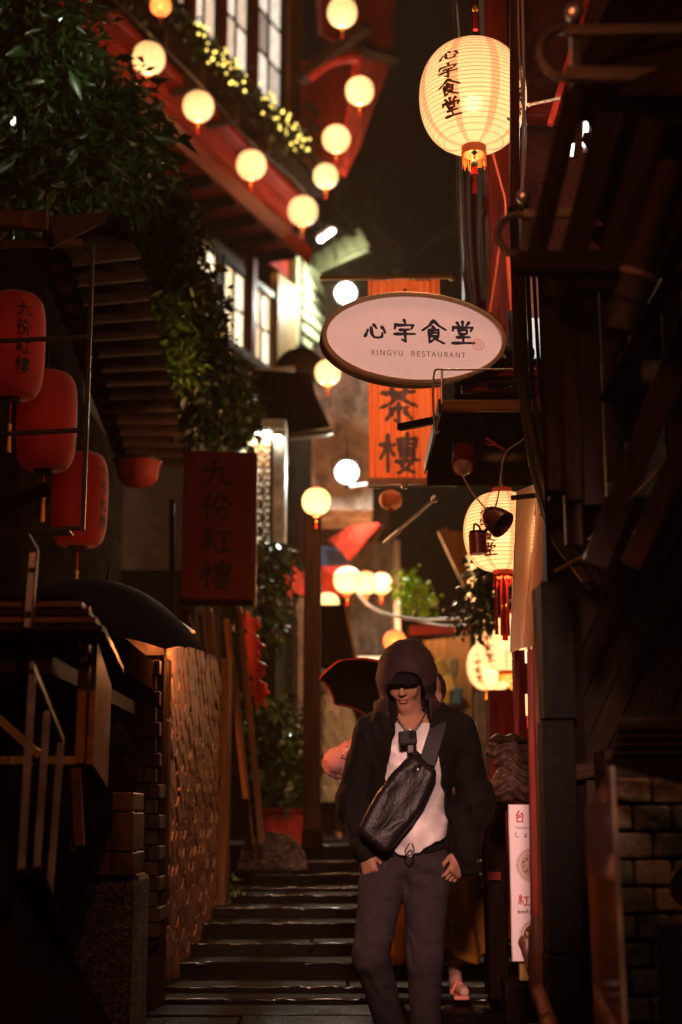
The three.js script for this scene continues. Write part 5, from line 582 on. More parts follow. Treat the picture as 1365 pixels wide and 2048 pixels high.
// string lights along the planter
{
  const bulbGeo = new THREE.SphereGeometry(0.017, 8, 6), run = (pts, n, label) => { const t = thing('string_lights', label, 'string lights', pts[0], 'fairy lights along the planter'), c = new THREE.CatmullRomCurve3(pts), q = []; for (let i = 0; i < n; i++) { const p = c.getPoint((i + 0.5) / n).add(V(rr(-0.06, 0.06), rr(-0.2, 0.18), rr(-0.06, 0.06))); q.push(p); const b = new THREE.Mesh(bulbGeo, M.fairy); b.name = 'bulb'; b.position.copy(p).sub(t.position); b.scale.setScalar(rr(0.75, 1.25)); t.add(b); } const w = part(t, 'wire', tube(q, 0.004, n * 3, 4), M.cable); };
  const L = (x, y) => { const [s, h] = P(x, y, 0.7); return F.p(s, h, 0.7); };
  run([L(396, 52), L(430, 100), L(460, 138), L(488, 168)], 34, 'upper length of yellow fairy lights on the dark planter'); run([L(528, 192), L(560, 232), L(590, 268), L(622, 296)], 40, 'lower length of yellow fairy lights on the dark planter'); }
// a shop spotlight behind the camera that lights the walker, the oval sign and the stairs; a lantern over the lower alley
{
  const p = V(0.12, 2.75, -0.4), t = thing('shop_spotlight', 'spotlight on the eave behind the camera that lights the stairs', 'lamp', p), dir = V(0.25, 0.8, -6.2).sub(p).normalize(), q = new THREE.Quaternion().setFromUnitVectors(V(0, 1, 0), dir);
  lpart(t, 'housing', new THREE.CylinderGeometry(0.09, 0.06, 0.2, 18, 1, true).translate(0, -0.08, 0).applyQuaternion(q), M.blackMetal); lpart(t, 'lamp_glass', new THREE.CircleGeometry(0.085, 20).rotateX(-Math.PI / 2).applyQuaternion(q), M.lampGlow); lpart(t, 'stem', new THREE.CylinderGeometry(0.015, 0.015, 0.4, 8).translate(0, 0.24, 0), M.blackMetal);
  const L = new THREE.SpotLight(new THREE.Color().setRGB(1, 0.54, 0.45), 150, 0, 0.19, 0.7); L.position.copy(dir).multiplyScalar(0.06); L.target.position.copy(dir).multiplyScalar(4); L.shadow.radius = 12; L.castShadow = true; t.add(L, L.target);
}
{ const p = rz(27, 242, 7.6), t = thing('garden_lamp', 'tiny white lamp shining between the leaves at the left edge', 'lamp', p); lpart(t, 'lamp_bulb', new THREE.CapsuleGeometry(0.012, 0.03, 4, 10), S([1, 1, 1], 0.4, { emissive: new THREE.Color().setRGB(1, 1, 0.8), emissiveIntensity: 4 })); lpart(t, 'cap', new THREE.CylinderGeometry(0.008, 0.014, 0.02, 10).translate(0, 0.036, 0), M.blackMetal); lpart(t, 'cord', new THREE.CylinderGeometry(0.002, 0.002, 0.5, 6).translate(0, 0.29, 0), M.cable); const L = new THREE.PointLight(new THREE.Color().setRGB(0.95, 1, 0.75), 0.22); L.position.set(0.55, 0.1, 0.6); L.castShadow = true; t.add(L); }
{ // warm red lantern over the lower alley, just above the picture, and an orange lamp behind the dark umbrella
  makeLantern('red_lantern', 'red orange lantern hung over the lower alley above the camera view', undefined, { at: V(-0.35, 2.75, -2.35), R: 0.17, H: 0.2, ribs: 16, p: 2.4, mat: PH([0.8, 0.3, 0.15], 0.93, { transmission: 0.3, thickness: 0, emissive: new THREE.Color().setRGB(0.6, 0.1, 0.03), emissiveIntensity: 0.3 }), cap: M.blackCap, tassel: 0.15, I: 4.5, hue: [1, 0.3, 0.1], neck: 0.3, wire: 0.3 });
  const p = rz(352, 1274, 7.05), t = thing('wall_lamp', 'small orange wall lamp tucked behind the dark umbrella over the slate wall', 'lamp', p); lpart(t, 'lamp_glass', new THREE.SphereGeometry(0.05, 14, 10), S([1, 0.8, 0.5], 0.4, { emissive: new THREE.Color().setRGB(1, 0.42, 0.12), emissiveIntensity: 3 })); lpart(t, 'shade', new THREE.ConeGeometry(0.1, 0.07, 18, 1, true).translate(0, 0.06, 0), M.blackMetal); lpart(t, 'arm', new THREE.CylinderGeometry(0.008, 0.008, 0.25, 8).rotateZ(1.2).translate(-0.12, 0.12, -0.05), M.blackMetal); const L = new THREE.PointLight(new THREE.Color().setRGB(1, 0.3, 0.08), 6); L.shadow.radius = 3; L.castShadow = true; t.add(L); }
// ================================================================ plants
function leaves(blobs, n, size, droop, spread = 1, narrow = 0.34) {      // many folded leaves through the volume of a few blobs
  const P = [], N = [], C = [], X = [], total = blobs.reduce((a, b) => a + b[3] * b[4] * (b[5] ?? b[4]), 0);
  for (const [x, y, z, rx, ry, rzd = rx] of blobs) {
    const m = Math.round(n * rx * ry * rzd / total), tw = Math.max(3, Math.round(m / 14));
    for (let k = 0; k < tw; k++) {
      const th = rnd() * 6.283, ph = Math.acos(rr(-1, 1)), q = 0.45 + 0.6 * Math.pow(rnd(), 0.5), c = V(Math.sin(ph) * Math.cos(th), Math.cos(ph), Math.sin(ph) * Math.sin(th)), o = V(x + c.x * rx * q, y + c.y * ry * q, z + c.z * rzd * q), tint = rr(0.55, 1.25), yel = rr(0.8, 1.3);
      for (let l = 0; l < 14; l++) {
        const s = size * (rnd() < 0.15 ? rr(1.3, 1.9) : rr(0.45, 1.25)), p = o.clone().add(V(rr(-1, 1), rr(-1, 1), rr(-1, 1)).multiplyScalar(size * 1.7 * spread)), dir = c.clone().multiplyScalar(0.6).add(V(rr(-1, 1), rr(-1, 0.5) - droop, rr(-1, 1))).normalize(), side = V(rr(-1, 1), rr(-0.4, 0.4), rr(-1, 1)).cross(dir).normalize(), nn = V(0, 0, 0).crossVectors(dir, side), w = s * narrow, b = P.length / 3;
        const pts = [p, p.clone().addScaledVector(dir, s * 0.45).addScaledVector(side, w).addScaledVector(nn, s * 0.08), p.clone().addScaledVector(dir, s * 0.5).addScaledVector(nn, -s * 0.03), p.clone().addScaledVector(dir, s * 0.45).addScaledVector(side, -w).addScaledVector(nn, s * 0.08), p.clone().addScaledVector(dir, s).addScaledVector(nn, -s * 0.15)];
        for (const v of pts) { P.push(v.x, v.y, v.z); N.push(nn.x, nn.y, nn.z); C.push(0.9 * tint * yel, tint, 0.8 * tint); }
        X.push(b, b + 2, b + 1, b, b + 3, b + 2, b + 1, b + 2, b + 4, b + 2, b + 3, b + 4);
      }
    }
  }
  const g = new THREE.BufferGeometry(); g.setAttribute('position', new THREE.Float32BufferAttribute(P, 3)); g.setAttribute('normal', new THREE.Float32BufferAttribute(N, 3)); g.setAttribute('color', new THREE.Float32BufferAttribute(C, 3)); g.setIndex(X); g.computeVertexNormals(); return g;
}
const leafM = (c) => PH(c, 0.32, { vertexColors: true, side: THREE.DoubleSide, transmission: 0.25, thickness: 0 });
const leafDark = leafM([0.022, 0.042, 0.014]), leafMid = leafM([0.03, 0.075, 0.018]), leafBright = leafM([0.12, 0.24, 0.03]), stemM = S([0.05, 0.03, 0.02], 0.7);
const blob = (x, y, z, rx, ry, depth) => { const p = rz(x, y, z), k = z / FPX * 1.05; return [p.x, p.y, p.z, rx * k, ry * k, depth ?? rx * k]; };
function plant(name, label, blobs, n, size, mat, stems, droop = 0.3, narrow) {
  const b = blobs.map((q) => blob(...q)), t = thing(name, label, 'plant', V(b[0][0], b[0][1] - b[0][4], b[0][2])), m = part(t, 'foliage', leaves(b, n, size, droop, 1, narrow), mat);
  for (const s of stems) part(t, 'stem', tube(s.slice(0, -1).map(([x, y, z]) => rz(x, y, z)), s[s.length - 1], 16, 5), stemM); return t;
}
plant('hanging_shrub', 'big bamboo like shrub filling the upper left corner', [[60, 120, 7.6, 120, 160], [180, 260, 8.2, 115, 105], [240, 340, 8.6, 75, 85], [90, 330, 8.0, 130, 90], [20, 20, 7.4, 110, 60], [245, 200, 8.8, 45, 50], [170, 400, 8.3, 60, 50]], 7000, 0.105, leafMid, [[[-40, 420, 8], [40, 250, 8], [120, 60, 7.8], 0.02], [[80, 420, 8], [180, 300, 8.2], [270, 200, 8.6], 0.016], [[-40, 100, 7.6], [60, 40, 7.6], [160, 10, 7.6], 0.014]], 0.35, 0.17);
plant('climbing_vine', 'glossy dark vine hanging down beside the tiled eave to the red signboard', [[300, 440, 9.6, 60, 80], [345, 490, 9.8, 48, 80], [350, 600, 9.8, 60, 90], [388, 655, 10.2, 50, 70], [400, 770, 10.2, 60, 90], [450, 820, 10.4, 50, 70], [350, 700, 10, 40, 70]], 9500, 0.075, leafDark, [[[250, 380, 9.4], [340, 520, 9.8], [390, 720, 10.2], [420, 880, 10.4], 0.016], [[330, 430, 9.6], [430, 560, 10.2], [470, 800, 10.6], 0.012]], 0.5, 0.3);
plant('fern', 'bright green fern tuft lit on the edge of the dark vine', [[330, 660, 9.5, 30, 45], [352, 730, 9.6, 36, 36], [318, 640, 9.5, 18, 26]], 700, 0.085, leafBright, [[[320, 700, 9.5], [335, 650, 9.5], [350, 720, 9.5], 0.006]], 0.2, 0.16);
plant('potted_shrub', 'dark shrub standing at the foot of the green shutter above the red planter', [[560, 1500, 11, 46, 60], [535, 1460, 11, 30, 40], [580, 1570, 10.9, 32, 40]], 1300, 0.08, leafMid, [[[560, 1620, 11], [555, 1540, 11], [565, 1460, 11], 0.012]], 0.3, 0.3);
{ const t = thing('planter', 'red planter trough at the head of the stairs left of the timber post', 'planter', rz(565, 1690, 10.8)); part(t, 'trough', boxZ(528, 1622, 606, 1692, 10.8, 0.25, 0.012), M.redPaint); part(t, 'lip', boxZ(524, 1616, 609, 1626, 10.77, 0.3, 0.008), M.redWood); const a = thing('millstone', 'half round stone slab leaning beside the stairs before the red planter', 'stone', rz(545, 1725, 10)); part(a, 'slab', skin((x, y, z) => { const c = rz(545, 1735, 10); const r = Math.hypot(x - c.x, y - c.y) - 0.24; return Math.max(r, Math.abs(z - c.z) - 0.06, c.y - 0.02 - y) + 0.004 * Math.sin(x * 70) * Math.sin(y * 66); }, rz(545, 1735, 10).add(V(-0.3, -0.06, -0.1)).toArray(), rz(545, 1735, 10).add(V(0.3, 0.28, 0.1)).toArray(), 0.02), M.grit); part(a, 'foot', boxZ(505, 1735, 590, 1752, 9.95, 0.2, 0.02), M.stone); }
plant('weeds', 'small weeds growing at the left edge of the stairs', [[432, 1742, 9.3, 14, 30], [452, 1778, 9.2, 24, 12], [350, 1830, 8.2, 18, 34]], 420, 0.04, leafMid, [[[432, 1775, 9.3], [430, 1730, 9.3], 0.004]], 0.1, 0.3);
plant('small_fern', 'tiny fern on the step beside the orange skirt', [[975, 1870, 7.9, 12, 16]], 60, 0.04, leafBright, [[[975, 1885, 7.9], [975, 1862, 7.9], 0.003]], 0.1, 0.2);
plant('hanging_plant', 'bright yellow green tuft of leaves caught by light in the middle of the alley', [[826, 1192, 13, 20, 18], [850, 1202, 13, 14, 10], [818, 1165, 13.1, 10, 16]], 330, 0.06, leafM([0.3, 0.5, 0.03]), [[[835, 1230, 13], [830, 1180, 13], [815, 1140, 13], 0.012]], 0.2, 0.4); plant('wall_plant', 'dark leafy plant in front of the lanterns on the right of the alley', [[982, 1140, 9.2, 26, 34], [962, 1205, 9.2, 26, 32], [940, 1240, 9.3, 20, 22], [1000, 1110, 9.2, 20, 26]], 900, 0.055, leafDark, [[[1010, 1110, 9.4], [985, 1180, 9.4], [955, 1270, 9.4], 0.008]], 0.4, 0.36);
{ const b = []; for (let i = 0; i < 26; i++) { const px = 200 + i * 16.6, [s] = P(px, 120, 0.4), hh = P(495, 160, 0.5)[1], q = F.p(s, hh - 0.16, 0.46); b.push([q.x, q.y - 0.06, q.z - 0.03, 0.2, 0.13, 0.05]); } const u = thing('ledge_plants', 'dark trailing plants along the planter under the upper windows', 'plant', V(b[0][0], b[0][1], b[0][2])); part(u, 'foliage', leaves(b, 3000, 0.07, 0.4), leafDark); part(u, 'stems', [tube(b.map((q) => V(q[0], q[1] - 0.1, q[2])), 0.012, 60, 5)], stemM); }
plant('shutter_plant', 'dark creeper under the carved window right of the red signboard', [[530, 1150, 11.6, 34, 50], [555, 1130, 11.8, 20, 26], [520, 1240, 11.4, 30, 50], [500, 1215, 11.2, 26, 26]], 1100, 0.075, leafDark, [[[520, 1260, 11.4], [530, 1180, 11.6], [545, 1110, 11.8], 0.01]], 0.4, 0.3);
{ // bare tree on the hillside
  const stemM = S([0.01, 0.007, 0.005], 0.9, { specularIntensity: 0 });
  const t = thing('tree', 'bare dark tree on the hill to the right of the pale green roof', 'tree', rz(790, 640, 21)), tw = []; const grow = (p, d, l, r, k) => { const e = p.clone().addScaledVector(d, l); tw.push(tube([p, p.clone().lerp(e, 0.5).add(V(rr(-0.1, 0.1) * l, rr(0, 0.1) * l, 0)), e], r, 5, 5)); if (k) for (let i = 0; i < 3; i++) grow(e, d.clone().add(V(rr(-0.9, 0.9), rr(-0.4, 0.5), rr(-0.5, 0.5))).normalize(), l * 0.68, r * 0.6, k - 1); };
  part(t, 'trunk', rod(rz(790, 660, 21), rz(800, 500, 21), 0.09, 0.06), stemM); for (let i = 0; i < 6; i++) grow(rz(800, 560 - i * 14, 21), V(rr(-0.9, 0.9), rr(0.1, 0.9), rr(-0.3, 0.3)).normalize(), 0.75, 0.035, 3); part(t, 'branches', tw, stemM); }
// ================================================================ people
const rotY = (x, z, a) => [x * Math.cos(a) - z * Math.sin(a), x * Math.sin(a) + z * Math.cos(a)];
// distance to a head in its own axes: y up, z to the face, centre between the ears
function headField(x, y, z) {
  let d = ell(x, y, z, [0, 0.032, -0.015], [0.075, 0.088, 0.095]); d = smin(d, ell(x, y, z, [0, -0.04, 0.022], [0.053, 0.073, 0.064]), 0.035); d = smin(d, cap(x, y, z, [-0.008, -0.1, 0.06], [0.008, -0.1, 0.06], 0.016, 0.016), 0.03);
  d = smin(d, cap(x, y, z, [-0.036, 0.028, 0.077], [0.036, 0.028, 0.077], 0.012, 0.012), 0.02); for (const s of [-1, 1]) { d = smin(d, ell(x, y, z, [s * 0.036, -0.024, 0.06], [0.026, 0.03, 0.022]), 0.02); d = smax(d, -ell(x, y, z, [s * 0.032, 0.006, 0.1], [0.017, 0.011, 0.016]), 0.012); d = smin(d, ell(x, y, z, [s * 0.078, -0.002, -0.01], [0.012, 0.03, 0.018]), 0.008); d = smin(d, ell(x, y, z, [s * 0.03, 0.004, 0.077], [0.014, 0.007, 0.011]), 0.006); }
  d = smin(d, cap(x, y, z, [0, 0.016, 0.086], [0, -0.024, 0.105], 0.0085, 0.0115), 0.012); for (const s of [-1, 1]) d = smin(d, ell(x, y, z, [s * 0.0115, -0.027, 0.095], [0.009, 0.008, 0.01]), 0.006);
  d = smin(d, ell(x, y, z, [0, -0.054, 0.084], [0.02, 0.006, 0.01]), 0.008); d = smin(d, ell(x, y, z, [0, -0.067, 0.082], [0.017, 0.0075, 0.011]), 0.008); d = smax(d, -ell(x, y, z, [0, -0.0605, 0.096], [0.022, 0.0018, 0.008]), 0.004);
  return d;
}
const skinPaint = (g, inv, base, lip, brow) => { const p = g.attributes.position, c = new Float32Array(p.count * 3); for (let i = 0; i < p.count; i++) { const q = inv(p.getX(i), p.getY(i), p.getZ(i)); let k = base; if (q[2] > 0.05 && Math.abs(q[0]) < 0.021 && q[1] < -0.048 && q[1] > -0.074) k = lip; if (q[2] > 0.05 && q[1] > 0.024 && q[1] < 0.036 && Math.abs(q[0]) > 0.012 && Math.abs(q[0]) < 0.05) k = brow; c.set(k, i * 3); } g.setAttribute('color', new THREE.BufferAttribute(c, 3)); return g; };
// a hand: wrist at a, knuckles towards dir, palm facing nrm, curl of the fingers in radians
function handField(a, dir, nrm, curl, s) {
  const d = V(...dir).normalize(), n = V(...nrm).normalize(), u = V(0, 0, 0).crossVectors(d, n).normalize(), A = V(...a), pt = (x, y, z) => { const q = A.clone().addScaledVector(u, x).addScaledVector(d, y).addScaledVector(n, z); return [q.x, q.y, q.z]; }, caps = [];
  caps.push([pt(0, -0.03, 0), pt(0, 0.02, 0), 0.024, 0.026, 0.02]); for (const x of [-0.028, -0.01, 0.01, 0.028]) caps.push([pt(x * 0.6, 0.02, 0), pt(x, 0.085, 0), 0.017, 0.013, 0.02]);
  [-0.032, -0.011, 0.0105, 0.031].forEach((x, i) => { let y = 0.085, z = 0, t = 0; const L = [[0.036, 0.024, 0.019], [0.043, 0.028, 0.021], [0.04, 0.026, 0.02], [0.03, 0.019, 0.017]][i]; L.forEach((l, k) => { t += curl * (k ? 1.1 : 0.75) * (1 + 0.12 * i); const y2 = y + l * Math.cos(t), z2 = z + l * Math.sin(t); caps.push([pt(x * (1 + k * 0.03), y, z), pt(x * (1 + k * 0.04), y2, z2), 0.0088 - k * 0.0007, 0.0082 - k * 0.0012, 0.0025]); y = y2; z = z2; }); });
  caps.push([pt(s * -0.018, 0.012, 0.006), pt(s * -0.044, 0.05, 0.016), 0.016, 0.012, 0.015]); caps.push([pt(s * -0.044, 0.05, 0.016), pt(s * -0.046, 0.082, 0.03), 0.0105, 0.0095, 0.004]); caps.push([pt(s * -0.046, 0.082, 0.03), pt(s * -0.04, 0.104, 0.04), 0.0092, 0.008, 0.004]);
  return (x, y, z) => { let v = 1; for (const c of caps) v = smin(v, cap(x, y, z, c[0], c[1], c[2], c[3]), c[4]); return v; };
}
const skinGeo = (parts) => { const gs = parts.map((g) => { const k = g.toNonIndexed(); return k; }); return mergeGeometries(gs); };
function paintPlain(g, c) { const n = g.attributes.position.count, a = new Float32Array(n * 3); for (let i = 0; i < n; i++) a.set(c, i * 3); g.setAttribute('color', new THREE.BufferAttribute(a, 3)); return g; }
{ // the walker in the hooded jacket; his axes: x right in the picture, y up from his soles, z towards the camera
  const base = at(830, 1628, 6.05).setY(-0.2), t = thing('person', 'person in dark hooded jacket walking down the stairs with a black bag across the chest', 'person', base); t.position.z = -6.0; t.scale.set(0.94, 1, 0.97);
  const skinC = [0.24, 0.12, 0.075], skinM = S([1, 1, 1], 0.5, { vertexColors: true }), ya = 0.24, pi = 0.4, hc = [-0.047, 1.648, 0.045];
  const inv = (x, y, z) => { let X = x - hc[0], Y = y - hc[1], Z = z - hc[2]; [X, Z] = [X * Math.cos(ya) + Z * Math.sin(ya), -X * Math.sin(ya) + Z * Math.cos(ya)]; const y2 = Y * Math.cos(pi) + Z * Math.sin(pi) * 1, z2 = -Y * Math.sin(pi) + Z * Math.cos(pi); return [X, Math.cos(pi) * Y + Math.sin(pi) * Z, z2]; };
  const fwd = (x, y, z) => { const Y = Math.cos(pi) * y - Math.sin(pi) * z, Z = Math.sin(pi) * y + Math.cos(pi) * z; return V(hc[0] + x * Math.cos(ya) - Z * Math.sin(ya), hc[1] + Y, hc[2] + x * Math.sin(ya) + Z * Math.cos(ya)); };
  const head = (x, y, z) => { const q = inv(x, y, z); return smin(headField(q[0], q[1], q[2]), cap(x, y, z, [-0.035, 1.6, 0.02], [-0.02, 1.42, -0.01], 0.052, 0.062), 0.03); };
  const J = { sL: [-0.2, 1.43, -0.01], eL: [-0.272, 1.16, -0.05], wL: [-0.232, 0.97, 0.07], sR: [0.195, 1.44, -0.02], eR: [0.262, 1.16, -0.06], wR: [0.2, 0.955, 0.05], hL: [-0.145, 0.88, 0], kL: [-0.21, 0.56, 0.18], aL: [-0.095, 0.18, -0.05], hR: [0.04, 0.88, 0], kR: [0.022, 0.53, 0.05], aR: [0.03, 0.1, 0.0] };
  const torso = (x, y, z, g) => { const k = cap(x, y, z * 1.28, [-0.01, 1.36, -0.01], [-0.05, 0.95, 0.01], 0.155 + g, 0.15 + g); return smin(k, cap(x, y, z * 1.2, [-0.12, 1.42, -0.01], [0.12, 1.43, -0.02], 0.085 + g, 0.085 + g), 0.08); };
  const bodyF = (x, y, z) => { let d = torso(x, y, z, -0.02); for (const s of ['L', 'R']) { d = smin(d, Math.min(cap(x, y, z, J['s' + s], J['e' + s], 0.052, 0.042), cap(x, y, z, J['e' + s], J['w' + s], 0.042, 0.028)), 0.02); d = smin(d, cap(x, y, z, J['h' + s], J['k' + s], 0.08, 0.055), 0.04); d = smin(d, cap(x, y, z, J['k' + s], J['a' + s], 0.052, 0.036), 0.02); } return smin(d, cap(x, y, z, [-0.03, 1.5, 0], [-0.02, 1.4, -0.01], 0.058, 0.07), 0.04); };
  const hR = handField([0.19, 0.945, 0.055], [-0.42, -0.86, 0.25], [-0.5, 0.3, -0.75], 0.5, 1), hL = handField([-0.232, 0.96, 0.075], [0.25, -0.9, 0.2], [0.6, 0.1, -0.7], 0.55, -1);
  const headG = skinPaint(skin(head, [-0.17, 1.42, -0.09], [0.09, 1.79, 0.2], 0.0042), inv, skinC, [0.2, 0.085, 0.06], [0.03, 0.018, 0.014]);
  lpart(t, 'body', skinGeo([paintPlain(skin(bodyF, [-0.36, 0.1, -0.2], [0.34, 1.52, 0.26], 0.014), skinC), headG, paintPlain(skin(hR, [0.04, 0.74, -0.02], [0.26, 1.0, 0.16], 0.0032), skinC), paintPlain(skin(hL, [-0.32, 0.76, -0.02], [-0.12, 1.02, 0.18], 0.0032), skinC)]), skinM);
  for (const s of [-1, 1]) { const e = fwd(s * 0.032, 0.0045, 0.0765); lpart(t, 'eye', new THREE.SphereGeometry(0.0115, 14, 10).translate(e.x, e.y, e.z), S([0.7, 0.66, 0.62], 0.15)); const q = fwd(s * 0.032, -0.001, 0.0855); lpart(t, 'iris', new THREE.SphereGeometry(0.0045, 10, 8).translate(q.x, q.y, q.z), S([0.02, 0.01, 0.008], 0.1)); const lid = new THREE.SphereGeometry(0.0128, 14, 6, 0, 6.283, 0, 1.35).rotateX(0.55).applyMatrix4(new THREE.Matrix4()).translate(e.x, e.y, e.z); lpart(t, 'eyelid', lid, S(skinC, 0.5)); }
  lpart(t, 'hair', skin((x, y, z) => { const q = inv(x, y, z); return Math.max(ell(q[0], q[1], q[2], [0, 0.03, -0.018], [0.082, 0.095, 0.1]), q[2] - 0.04 + q[1] * 0.2, -q[1] - 0.06) + 0.002 * Math.sin(q[0] * 300); }, [-0.17, 1.52, -0.1], [0.08, 1.8, 0.16], 0.007), S([0.012, 0.01, 0.009], 0.4));
  // baseball cap
  const capF = (x, y, z) => { const q = inv(x, y, z), dome = Math.max(ell(q[0], q[1], q[2], [0, 0.042, -0.01], [0.094, 0.094, 0.115]), -(q[1] - 0.03 + q[2] * 0.08)); const by = q[1] - 0.047 + 0.22 * (q[2] - 0.07) + 5 * q[0] * q[0] * 0.9; const brim = Math.max(Math.hypot(q[0] / 0.074, (q[2] - 0.085) / 0.058) * 0.058 - 0.058, Math.abs(by) - 0.005, 0.05 - q[2]); return smin(dome, brim, 0.006); };
  lpart(t, 'cap', skin(capF, [-0.19, 1.55, -0.1], [0.1, 1.82, 0.26], 0.0055), S([0.009, 0.008, 0.008], 0.85, { map: T.cloth }));
  // jacket: puffed torso shell open at the front, sleeves, stand collar, hood
  const fold = (x, y, z) => { const e = Math.exp(-(((y - 1.13) / 0.13) ** 2)), w = Math.sin(x * 31 + z * 23 + 2 * Math.sin(y * 13 + z * 7)); return 0.0055 * Math.sin(y * 21 + x * 17 + 2.2 * w) * Math.sin(z * 19 - x * 11 + y * 9) + 0.005 * e * Math.sin(y * 66 + 9 * x * Math.sin(y * 5) + 1.6 * w) + 0.002 * w; };
  const xl = (y) => y > 1.15 ? lerp(-0.15, -0.105, clamp((y - 1.15) / 0.3, 0, 1)) : lerp(-0.1, -0.15, clamp((y - 0.9) / 0.25, 0, 1)), xr = (y) => y > 1.2 ? lerp(0.11, 0.08, clamp((y - 1.2) / 0.25, 0, 1)) : lerp(0.165, 0.11, clamp((y - 0.9) / 0.3, 0, 1));
  const jacketF = (x, y, z) => {
    let d = torso(x, y, z, 0.032); d = smax(d, -torso(x, y, z, 0.008), 0.01); d = Math.max(d, 0.9 + (x > 0 ? -0.035 : 0.035) + 0.012 * Math.sin(x * 26) - y, y - 1.53);
    d = Math.max(d, -Math.max(xl(y) - x, x - xr(y), 0.02 - z));
    const flap = cap(x, y, z, [0.185, 1.1, 0.05], [0.21, 0.88, 0.05], 0.05, 0.045); d = smin(d, Math.max(flap, 0.86 - y), 0.03);
    for (const s of ['L', 'R']) { let a = smin(cap(x, y, z, J['s' + s], J['e' + s], 0.08, 0.078), cap(x, y, z, J['e' + s], J['w' + s], 0.08, 0.06), 0.05); a = smin(a, cap(x, y, z, J['w' + s], s === 'L' ? [-0.222, 0.955, 0.075] : [0.197, 0.94, 0.053], 0.055, 0.05), 0.02); d = smin(d, a, 0.025); }
    const c1 = Math.abs(ell(x, y, z, [-0.01, 1.475, 0.0], [0.155, 0.09, 0.13])) - 0.016; d = smin(d, Math.max(c1, -Math.max(-0.1 - x, x - 0.06, 0.0 - z), 1.42 - y), 0.03);
    for (const [a, b2] of [[[0.09, 1.5, 0.05], [0.16, 1.515, -0.01]], [[-0.12, 1.5, 0.05], [-0.19, 1.48, 0]]]) d = smin(d, cap(x, y, z, a, b2, 0.035, 0.03), 0.03);
    return d + fold(x, y, z);
  };
  const jm = PH([0.0075, 0.0055, 0.0055], 0.85, { specularIntensity: 0.22, map: T.cloud, sheen: 0.05, sheenColor: new THREE.Color(0.4, 0.3, 0.3), sheenRoughness: 0.5 }); lpart(t, 'jacket', skin(jacketF, [-0.42, 0.8, -0.24], [0.4, 1.6, 0.28], 0.0085), jm);
  const hoodF = (x, y, z) => { const X = x + 0.04, e = ell(X, y, z, [0, 1.662, 0.012], [0.137, 0.163, 0.178]); let d = Math.max(e, -(e + 0.016)); d = smin(d, Math.max(Math.abs(ell(X, y, z, [0.01, 1.53, 0], [0.15, 0.1, 0.135])) - 0.012, 1.44 - y, y - 1.56), 0.03); d = smax(d, -Math.max(Math.abs(X - 0.01) - 0.085 - 0.1 * (1.5 - y), 0.0 - z, y - 1.56), 0.012); const o = ell(X + 0.012, y, z, [0, 1.56, 0.2], [0.093, 0.108, 0.172]); d = smax(d, -o, 0.016); return d + 0.003 * Math.sin(y * 70 + x * 25) * Math.sin(x * 60 - z * 30); };
  const hoodM = PH([0.034, 0.014, 0.016], 0.8, { specularIntensity: 0.4, map: T.cloth }); lpart(t, 'hood', skin(hoodF, [-0.22, 1.4, -0.2], [0.16, 1.85, 0.24], 0.0065), hoodM, 'plum coloured hood pulled over the cap');
  lpart(t, 'hood_seam', tube([-1, -0.6, -0.2, 0.2, 0.6, 1].map((k) => V(-0.04 + 0.03, 1.662 + 0.164 * Math.cos(k * 0.9), 0.012 + 0.18 * Math.sin(k * 0.9))), 0.002, 24, 5), jm);
  // sweater, tee, trousers, shoes
  const sw = (x, y, z) => { let d = torso(x, y, z, 0.003 + 0.03 * clamp((1.15 - y) / 0.18, 0, 1)); d = Math.max(d, 0.95 + 0.07 * clamp((x - 0.0) / 0.15, 0, 1) + 0.01 * Math.sin(x * 30) - y, y - 1.46); const neck = Math.hypot(x + 0.03, (z - 0.09) * 0.7, (y - 1.475) * 1) - 0.075; d = smax(d, -neck, 0.01); return d + 0.006 * Math.sin((y - x * 0.9) * 50 + 2 * Math.sin(x * 20)) * clamp((1.3 - y) * 4, 0.2, 1) + 0.002 * Math.sin(y * 130 + x * 70); };
  lpart(t, 'sweater', skin(sw, [-0.24, 0.9, -0.2], [0.24, 1.5, 0.22], 0.009), S([0.98, 0.9, 0.88], 0.85, { map: T.cloud }));
  lpart(t, 'tee', skin((x, y, z) => { const n = Math.hypot(x + 0.03, (z - 0.1) * 0.7, (y - 1.5)) - 0.062; return smax(Math.max(torso(x, y, z, 0.0015), 1.35 - y, y - 1.47), -n, 0.008); }, [-0.16, 1.33, -0.1], [0.12, 1.5, 0.16], 0.007), S([0.95, 0.92, 0.92], 0.8, { map: T.cloud }));
  const tr = (x, y, z) => { let d = ell(x, y, z, [-0.055, 0.93, 0], [0.178, 0.13, 0.125]); for (const s of ['L', 'R']) { d = smin(d, cap(x, y, z, J['h' + s], J['k' + s], 0.106, 0.075), 0.03); d = smin(d, smin(cap(x, y, z, J['k' + s], J['a' + s], 0.075, 0.058), cap(x, y, z, J['a' + s], [J['a' + s][0] + 0.005, J['a' + s][1] - 0.06, J['a' + s][2] + 0.01], 0.06, 0.066), 0.02), 0.025); } d = Math.max(d, y - 0.995); const kn = Math.exp(-(((y - 0.52) / 0.12) ** 2)), cr = Math.exp(-(((y - 0.86) / 0.08) ** 2)), an = Math.exp(-(((y - 0.16) / 0.1) ** 2)); const q = Math.sin(x * 37 + z * 29 + 1.7 * Math.sin(y * 19)); return d + (kn * 0.7 + an) * 0.006 * Math.sin(y * 62 + x * 55 + 2.4 * q) * (0.5 + 0.5 * Math.sin(z * 30 + x * 25)) + cr * 0.005 * Math.sin((y + Math.abs(x + 0.055) * 0.9) * 62 + 1.5 * q) + 0.0022 * q * Math.sin(y * 14 + x * 9); };
